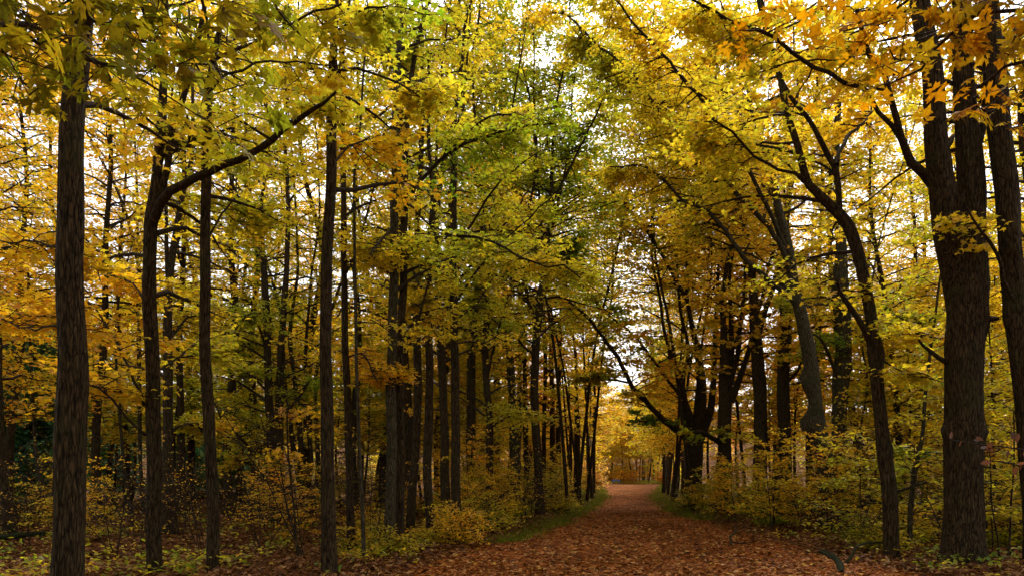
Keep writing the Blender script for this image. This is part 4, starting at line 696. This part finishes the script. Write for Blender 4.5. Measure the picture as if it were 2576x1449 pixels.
log('mossy_branch', 'short mossy broken branch propped on leaves beside the slender leaning tree', 'branch', [(2058, 1385, 14.2, 12), (2075, 1402, 13.6, 17), (2100, 1422, 12.8, 17), (2112, 1440, 12.0, 17), (2118, 1470, 11, 14)], M_MOSS, [[(2110, 1436, 12, 8), (2140, 1400, 12.4, 7), (2160, 1372, 12.8, 6), (2215, 1364, 13.2, 5), (2290, 1376, 13.4, 4)], [(2118, 1445, 11.6, 6), (2170, 1432, 11.8, 5), (2230, 1445, 11.8, 5), (2320, 1420, 12, 4)]])
log('fallen_branch', 'curled dead branch at the right edge of the path', 'branch', [(1834, 1374, 15.4, 5), (1840, 1362, 15.6, 7), (1836, 1350, 15.8, 6), (1850, 1338, 16, 5), (1852, 1322, 16.2, 3)], M_BARK, [[(1840, 1362, 15.6, 4), (1870, 1366, 15.2, 3), (1910, 1358, 15.2, 2)], [(1850, 1338, 16, 4), (1862, 1345, 15.8, 2)]])
log('fallen_branch', 'long thin bough fallen across the undergrowth behind the slender leaning tree', 'branch', [(2040, 1316, 16, 4), (2110, 1296, 15.6, 7), (2190, 1262, 15.2, 8), (2260, 1235, 15, 8), (2330, 1212, 15, 6)], M_BARK)
log('fallen_log', 'dark rotting log right of the giant burled trunk', 'log', [(2470, 1352, 18.5, 34), (2510, 1346, 18.2, 40), (2560, 1340, 18, 40), (2630, 1335, 18, 34)], M_MOSS)
log('fallen_branch', 'dead pole lying low to the right of the giant trunk foot', 'branch', [(2480, 1400, 13.4, 8), (2530, 1412, 13, 9), (2600, 1430, 12.6, 9)], M_BARK, [[(2530, 1412, 13, 5), (2550, 1380, 12.8, 4), (2590, 1350, 12.8, 3)]])
# dark pointed post in the undergrowth
px_, d_ = 2271, 20.0; x0 = X(px_, d_); zb = float(ground_z(x0, d_)); root = thing('wooden_post', 'dark grey pointed board standing between the slender and very thin trees', 'post', (x0, d_, zb))
w, h, dp = .15, W(0, 1268, d_)[2]-zb, .04
V = [(sx*w, sy*dp, z) for sy in (-1, 1) for sx, z in ((-1, -.2), (1, -.2), (1, h-.14), (0, h), (-1, h-.14))]
me = bpy.data.meshes.new('board'); me.from_pydata(V, [], [(0, 1, 2, 3, 4), (9, 8, 7, 6, 5), (0, 5, 6, 1), (1, 6, 7, 2), (2, 7, 8, 3), (3, 8, 9, 4), (4, 9, 5, 0)]); me.materials.append(M_WOOD); link('board', me, root)
def box(x0, x1, y0, y1, z0, z1): 
    V = [(x, y, z) for z in (z0, z1) for y in (y0, y1) for x in (x0, x1)]; return V, [(0, 2, 3, 1), (4, 5, 7, 6), (0, 1, 5, 4), (2, 6, 7, 3), (0, 4, 6, 2), (1, 3, 7, 5)]
def boxobj(name, b, mat, parent):
    me = bpy.data.meshes.new(name); me.from_pydata(b[0], [], b[1]); me.materials.append(mat); return link(name, me, parent)
# small blue bar across the far end of the path
d_ = 127.5; x0 = X(1550, d_); root = thing('path_barrier', 'small blue bar standing at the far end of the leafy path', 'barrier', (x0, d_, float(ground_z(x0, d_))))
boxobj('rail', box(-.75, .75, -.06, .06, .50, .80), M_BLUE, root)
for s in (-.55, .55): boxobj('leg', box(s-.05, s+.05, -.05, .05, -.1, .498), M_BLUE, root)
# hanging papery nest beside the pole straight trunk
p = W(1485, 1112, 57.5); root = thing('hanging_nest', 'pale grey oval nest hanging on a thin stem before the yellow leaves', 'nest', p)
P = np.array([[[0, 0, .40], [0, 0, .28], [0.01, 0, .12], [.02, 0, -.08], [.03, 0, -.25], [.05, 0, -.40]]]); R = np.array([[.02, .08, .13, .14, .10, .02]])
V, I = tubes(P, R, 12); link('shell', make_mesh('shell', V, 4, I, M_NEST, True), root)
q = [(1478, 1238, 57.5, 4), (1481, 1180, 57.5, 4), (1483, 1100, 57.6, 3.6), (1484, 1040, 57.6, 3), (1488, 960, 57.7, 2.4)]
root2 = thing('thin_sapling', 'thin bare sapling holding the pale hanging nest', 'sapling', W(1478, gy(57.5), 57.5)); off = np.array(root2.location)
g = Geo(); stem_tube(g, resample([list(W(a, b, d))+[w/2/F*d] for a, b, d, w in q], .4), 7, .04); stem_tube(g, resample([list(W(1483, 1104, 57.6))+[.03], [p[0], p[1], W(0, 1096, 57.6)[2]+.02, .015], [p[0], p[1], p[2]+.38, .01]], .2), 6, .02); link('stem', g.mesh('stem', M_BARKG, off), root2)

# ================================================================== STUFF: fallen leaves, grass, ground cover
def scatter(n, dmin, dmax, pxr, pw=1.6):
    u_ = r2.uniform(0, 1, n); d = (dmin**(1-pw)*(1-u_)+dmax**(1-pw)*u_)**(1/(1-pw)); px = r2.uniform(*pxr, n); return X(px, d), d
def stuff(name, me): o = link(name, me); o['kind'] = 'stuff'; return o
x, y = scatter(170000, 8.5, 75, (-120, 2700), 1.5); ps = path_side(x, y)
keep = (ps < .1+r2.normal(0, .25, len(x))+r2.exponential(.45, len(x))); kp = keep & (NZ_HUE2(np.stack([x*1.6, y*.5, x*0], -1))+r2.normal(0, .7, len(x)) > -.5); xp, yp = x[kp], y[kp]
z = np.maximum(ground_z(xp, yp), 0)+.012+r2.uniform(0, .03, len(xp)); q = r2.uniform(0, 1, len(xp))
LC = np.array([(.05, .017, .006), (.16, .043, .009), (.28, .083, .016), (.38, .14, .03), (.46, .26, .10), (.46, .27, .02)]); LT = np.array([0, .25, .55, .8, .95, 1])
cl = np.stack([np.interp(q, LT, LC[:, i]) for i in range(3)], -1)
stuff('path_leaves', leaf_mesh('path_leaves', np.stack([xp, yp, z], -1), .10*r2.uniform(.6, 1.25, len(xp)), T_MID, .8, M_DRY, tilt=17, seed=77, col=cl))
xp, yp = x[~keep], y[~keep]; z = ground_z(xp, yp)+.015+r2.uniform(0, .04, len(xp))+np.where(ps[~keep] < 2.5, r2.uniform(0, .12, len(xp)), 0); q = r2.uniform(0, 1, len(xp))
LC2 = np.array([(.035, .013, .006), (.10, .033, .01), (.16, .06, .018), (.23, .11, .04), (.34, .19, .08), (.42, .28, .02)]); cl = np.stack([np.interp(q, LT, LC2[:, i]) for i in range(3)], -1)
stuff('forest_floor_leaves', leaf_mesh('forest_floor_leaves', np.stack([xp, yp, z], -1), .10*r2.uniform(.6, 1.25, len(xp)), T_MID, .8, M_DRY, tilt=24, seed=78, col=cl))
# grass verges
x, y = scatter(420000, 16, 124, (1000, 1900), 1.25); l = np.interp(y, PY, PL); r = np.interp(y, PY, PR)
wl = .4+.9*sstep(18, 40, y)+.3*np.sin(y*.9)+.012*y; wr = 1.8+.6*np.sin(y*.7); ex = r2.exponential(1, len(x)); ed = r2.normal(0, .25, len(x))
pl_ = (l-x > ed-.3*np.sin(y*2.1)*np.sin(y*.7)) & (l-x < wl*ex); pr_ = (x-r > ed-.3*np.sin(y*1.7)) & (x-r < wr*.8*ex) & (y > 24)
k = (pl_ | pr_) & (NZ_HUE2(np.stack([x, y, y*0], -1)*1.1)+r2.normal(0, .35, len(x)) > -.35); x, y = x[k], y[k]
x2, y2 = r2.uniform(8, 32, 30000), r2.uniform(126.5, 150, 30000)
kk = ~((np.abs(x2-X(1550, 127.5)) < 1.6) & (y2 < 128.5)); x2, y2 = x2[kk], y2[kk]
def blades(x, y, h, w, col, name):
    n = len(x); z = ground_z(x, y); a = r2.uniform(0, 2*PI, n); b = np.stack([x, y, z], -1); dx = np.stack([np.cos(a), np.sin(a), np.zeros(n)], -1)*(w/2)[:, None]
    tip = b+np.stack([r2.normal(0, .35, n)*h, r2.normal(0, .35, n)*h, h], -1); V = np.stack([b-dx, b+dx, tip], 1).reshape(-1, 3)
    return stuff(name, make_mesh(name, V, 3, np.arange(n*3), M_GRASS, False, col))
n = len(x); q = r2.uniform(0, 1, n)[:, None]; blades(x, y, r2.uniform(.05, .15, n)*(.8+y*.006), .012+y*.0006, np.array([.05, .10, .010])*(1-q)+np.array([.22, .20, .02])*q, 'grass')
n = len(x2); q = r2.uniform(0, 1, n)[:, None]; blades(x2, y2, r2.uniform(.15, .8, n), np.full(n, .06), np.array([.22, .24, .03])*(1-q)+np.array([.50, .40, .07])*q, 'meadow_grass')
# ground cover of small leafy seedlings
x, y = scatter(3000, 9.5, 34, (-100, 2700), 1.5); ps = path_side(x, y); ck = NZ_HUE(np.stack([x, y, y*0], -1)*1.5); k = (ps > .35) & (ck+r2.normal(0, .4, len(x)) > .25); x, y = x[k], y[k]
n = len(x); m = 7; P = np.stack([x, y, ground_z(x, y)], -1)[:, None]+np.concatenate([r2.normal(0, .09, (n, m, 2)), r2.uniform(.05, .30, (n, m, 1))], -1)
hu = np.repeat(.42+.14*r2.normal(0, 1, n), m)
stuff('ground_cover', leaf_mesh('ground_cover', P.reshape(-1, 3), .095*r2.uniform(.6, 1.3, n*m), T_OVAL, hu, M_LEAF, tilt=25, seed=80))
# far wood on the rising ground: too many trees to count
n = 260; fx = r2.uniform(-190, 230, n); fy = r2.uniform(125, 300, n); k = ~((np.abs(px_of(fx, fy)-1560) < 70) & (fy < 162)) & ~((np.abs(px_of(fx, fy)-1445) < 75) & (fy < 300) & (r2.uniform(0, 1, n) < .6)); fx, fy = fx[k], fy[k]; n = len(fx)
hh = r2.uniform(9, 17, n); m = 560; ph = r2.uniform(0, 2*PI, (n, m)); rr = np.sqrt(r2.uniform(0, 1, (n, m))); tz = r2.beta(1.5, 1.3, (n, m))
wid = (hh*.27)[:, None]*np.sin(np.clip(tz*.9+.08, 0, 1)*PI)**.6
P = np.stack([fx[:, None]+np.cos(ph)*rr*wid, fy[:, None]+np.sin(ph)*rr*wid, ground_z(fx, fy)[:, None]+hh[:, None]*(.1+.9*tz)], -1)
hu = np.repeat(r2.uniform(.5, .95, n), m)
stuff('far_wood', leaf_mesh('far_wood', P.reshape(-1, 3), r2.uniform(.35, .8, n*m), T_MID, hu, M_LEAF, tilt=45, seed=81, noise=.04))

# ================================================================== LABELS for the copies: what each stands beside, and its order from the camera
MEASURED.sort(key=lambda a: a[1]); rows = {}
for o, kind, px, d, g in PLACED:
    near = min(MEASURED, key=lambda a: abs(a[1]-px)); dx = px-near[1]
    rel = ('behind ' if d > near[2] else 'in front of ') if abs(dx) < 14 else (('just ' if abs(dx) < 45 else '')+('right of ' if dx > 0 else 'left of '))
    rows.setdefault((kind, rel, near[0]), []).append((d, o))
ORD = ['nearest', 'second nearest', 'third nearest', 'fourth nearest', 'fifth nearest', 'sixth nearest', 'seventh nearest', 'eighth nearest', 'ninth nearest', 'tenth nearest', 'eleventh nearest', 'twelfth nearest']
for (kind, rel, ref), L_ in rows.items():
    L_.sort(key=lambda a: a[0])
    for i, (d, o) in enumerate(L_):
        o['label'] = f"{kind} {rel}{ref}" if len(L_) == 1 else (f"{'nearer' if i == 0 else 'farther'} {kind} {rel}{ref}" if len(L_) == 2 else f"{ORD[min(i, 11)]} {kind} {rel}{ref}")
# ================================================================== LIGHT, SKY, CAMERA
w = bpy.data.worlds.new('World'); sc.world = w; w.use_nodes = True; nt = w.node_tree; bg = nt.nodes['Background']
sky = nt.nodes.new('ShaderNodeTexSky'); sky.sky_type = 'NISHITA'; sky.sun_disc = False; sky.sun_elevation = math.radians(54); sky.sun_rotation = math.radians(20); sky.dust_density = 4; sky.air_density = 1.2
hs = nt.nodes.new('ShaderNodeHueSaturation'); hs.inputs['Saturation'].default_value = .12; nt.links.new(sky.outputs[0], hs.inputs['Color']); nt.links.new(hs.outputs[0], bg.inputs['Color']); bg.inputs['Strength'].default_value = SKY_S
sun = bpy.data.lights.new('sun', 'SUN'); sun.energy = SUN_E; sun.angle = math.radians(14); sun.color = (1, .95, .88); so = bpy.data.objects.new('sun', sun); COL.objects.link(so)
so.rotation_euler = (math.radians(90-54), 0, math.radians(180-20)); so.location = (0, 0, 40)
cam = bpy.data.cameras.new('camera'); co = bpy.data.objects.new('camera', cam); COL.objects.link(co); co.location = (0, 0, EYE); co.rotation_euler = (PI/2, 0, 0)
cam.lens = 24; cam.sensor_width = 36; cam.shift_y = (HY-724.5)/2576; cam.clip_start = .1; cam.clip_end = 3000; sc.camera = co
sc.view_settings.view_transform = 'Standard'; sc.view_settings.look = 'None'; sc.view_settings.gamma = 1; sc.view_settings.exposure = EXPO
sc.cycles.max_bounces = 7; sc.cycles.diffuse_bounces = 6; sc.cycles.glossy_bounces = 1; sc.cycles.transmission_bounces = 2; sc.cycles.adaptive_threshold = .04; sc.cycles.use_denoising = True
print('LONG', [(o.name, o['label']) for o in sc.objects if 'label' in o and len(o['label'].split()) > 16][:8]); print('faces', sum(len(o.data.polygons) for o in sc.objects if o.type == 'MESH'), 'unique', sum(len(m.polygons) for m in bpy.data.meshes), flush=True)
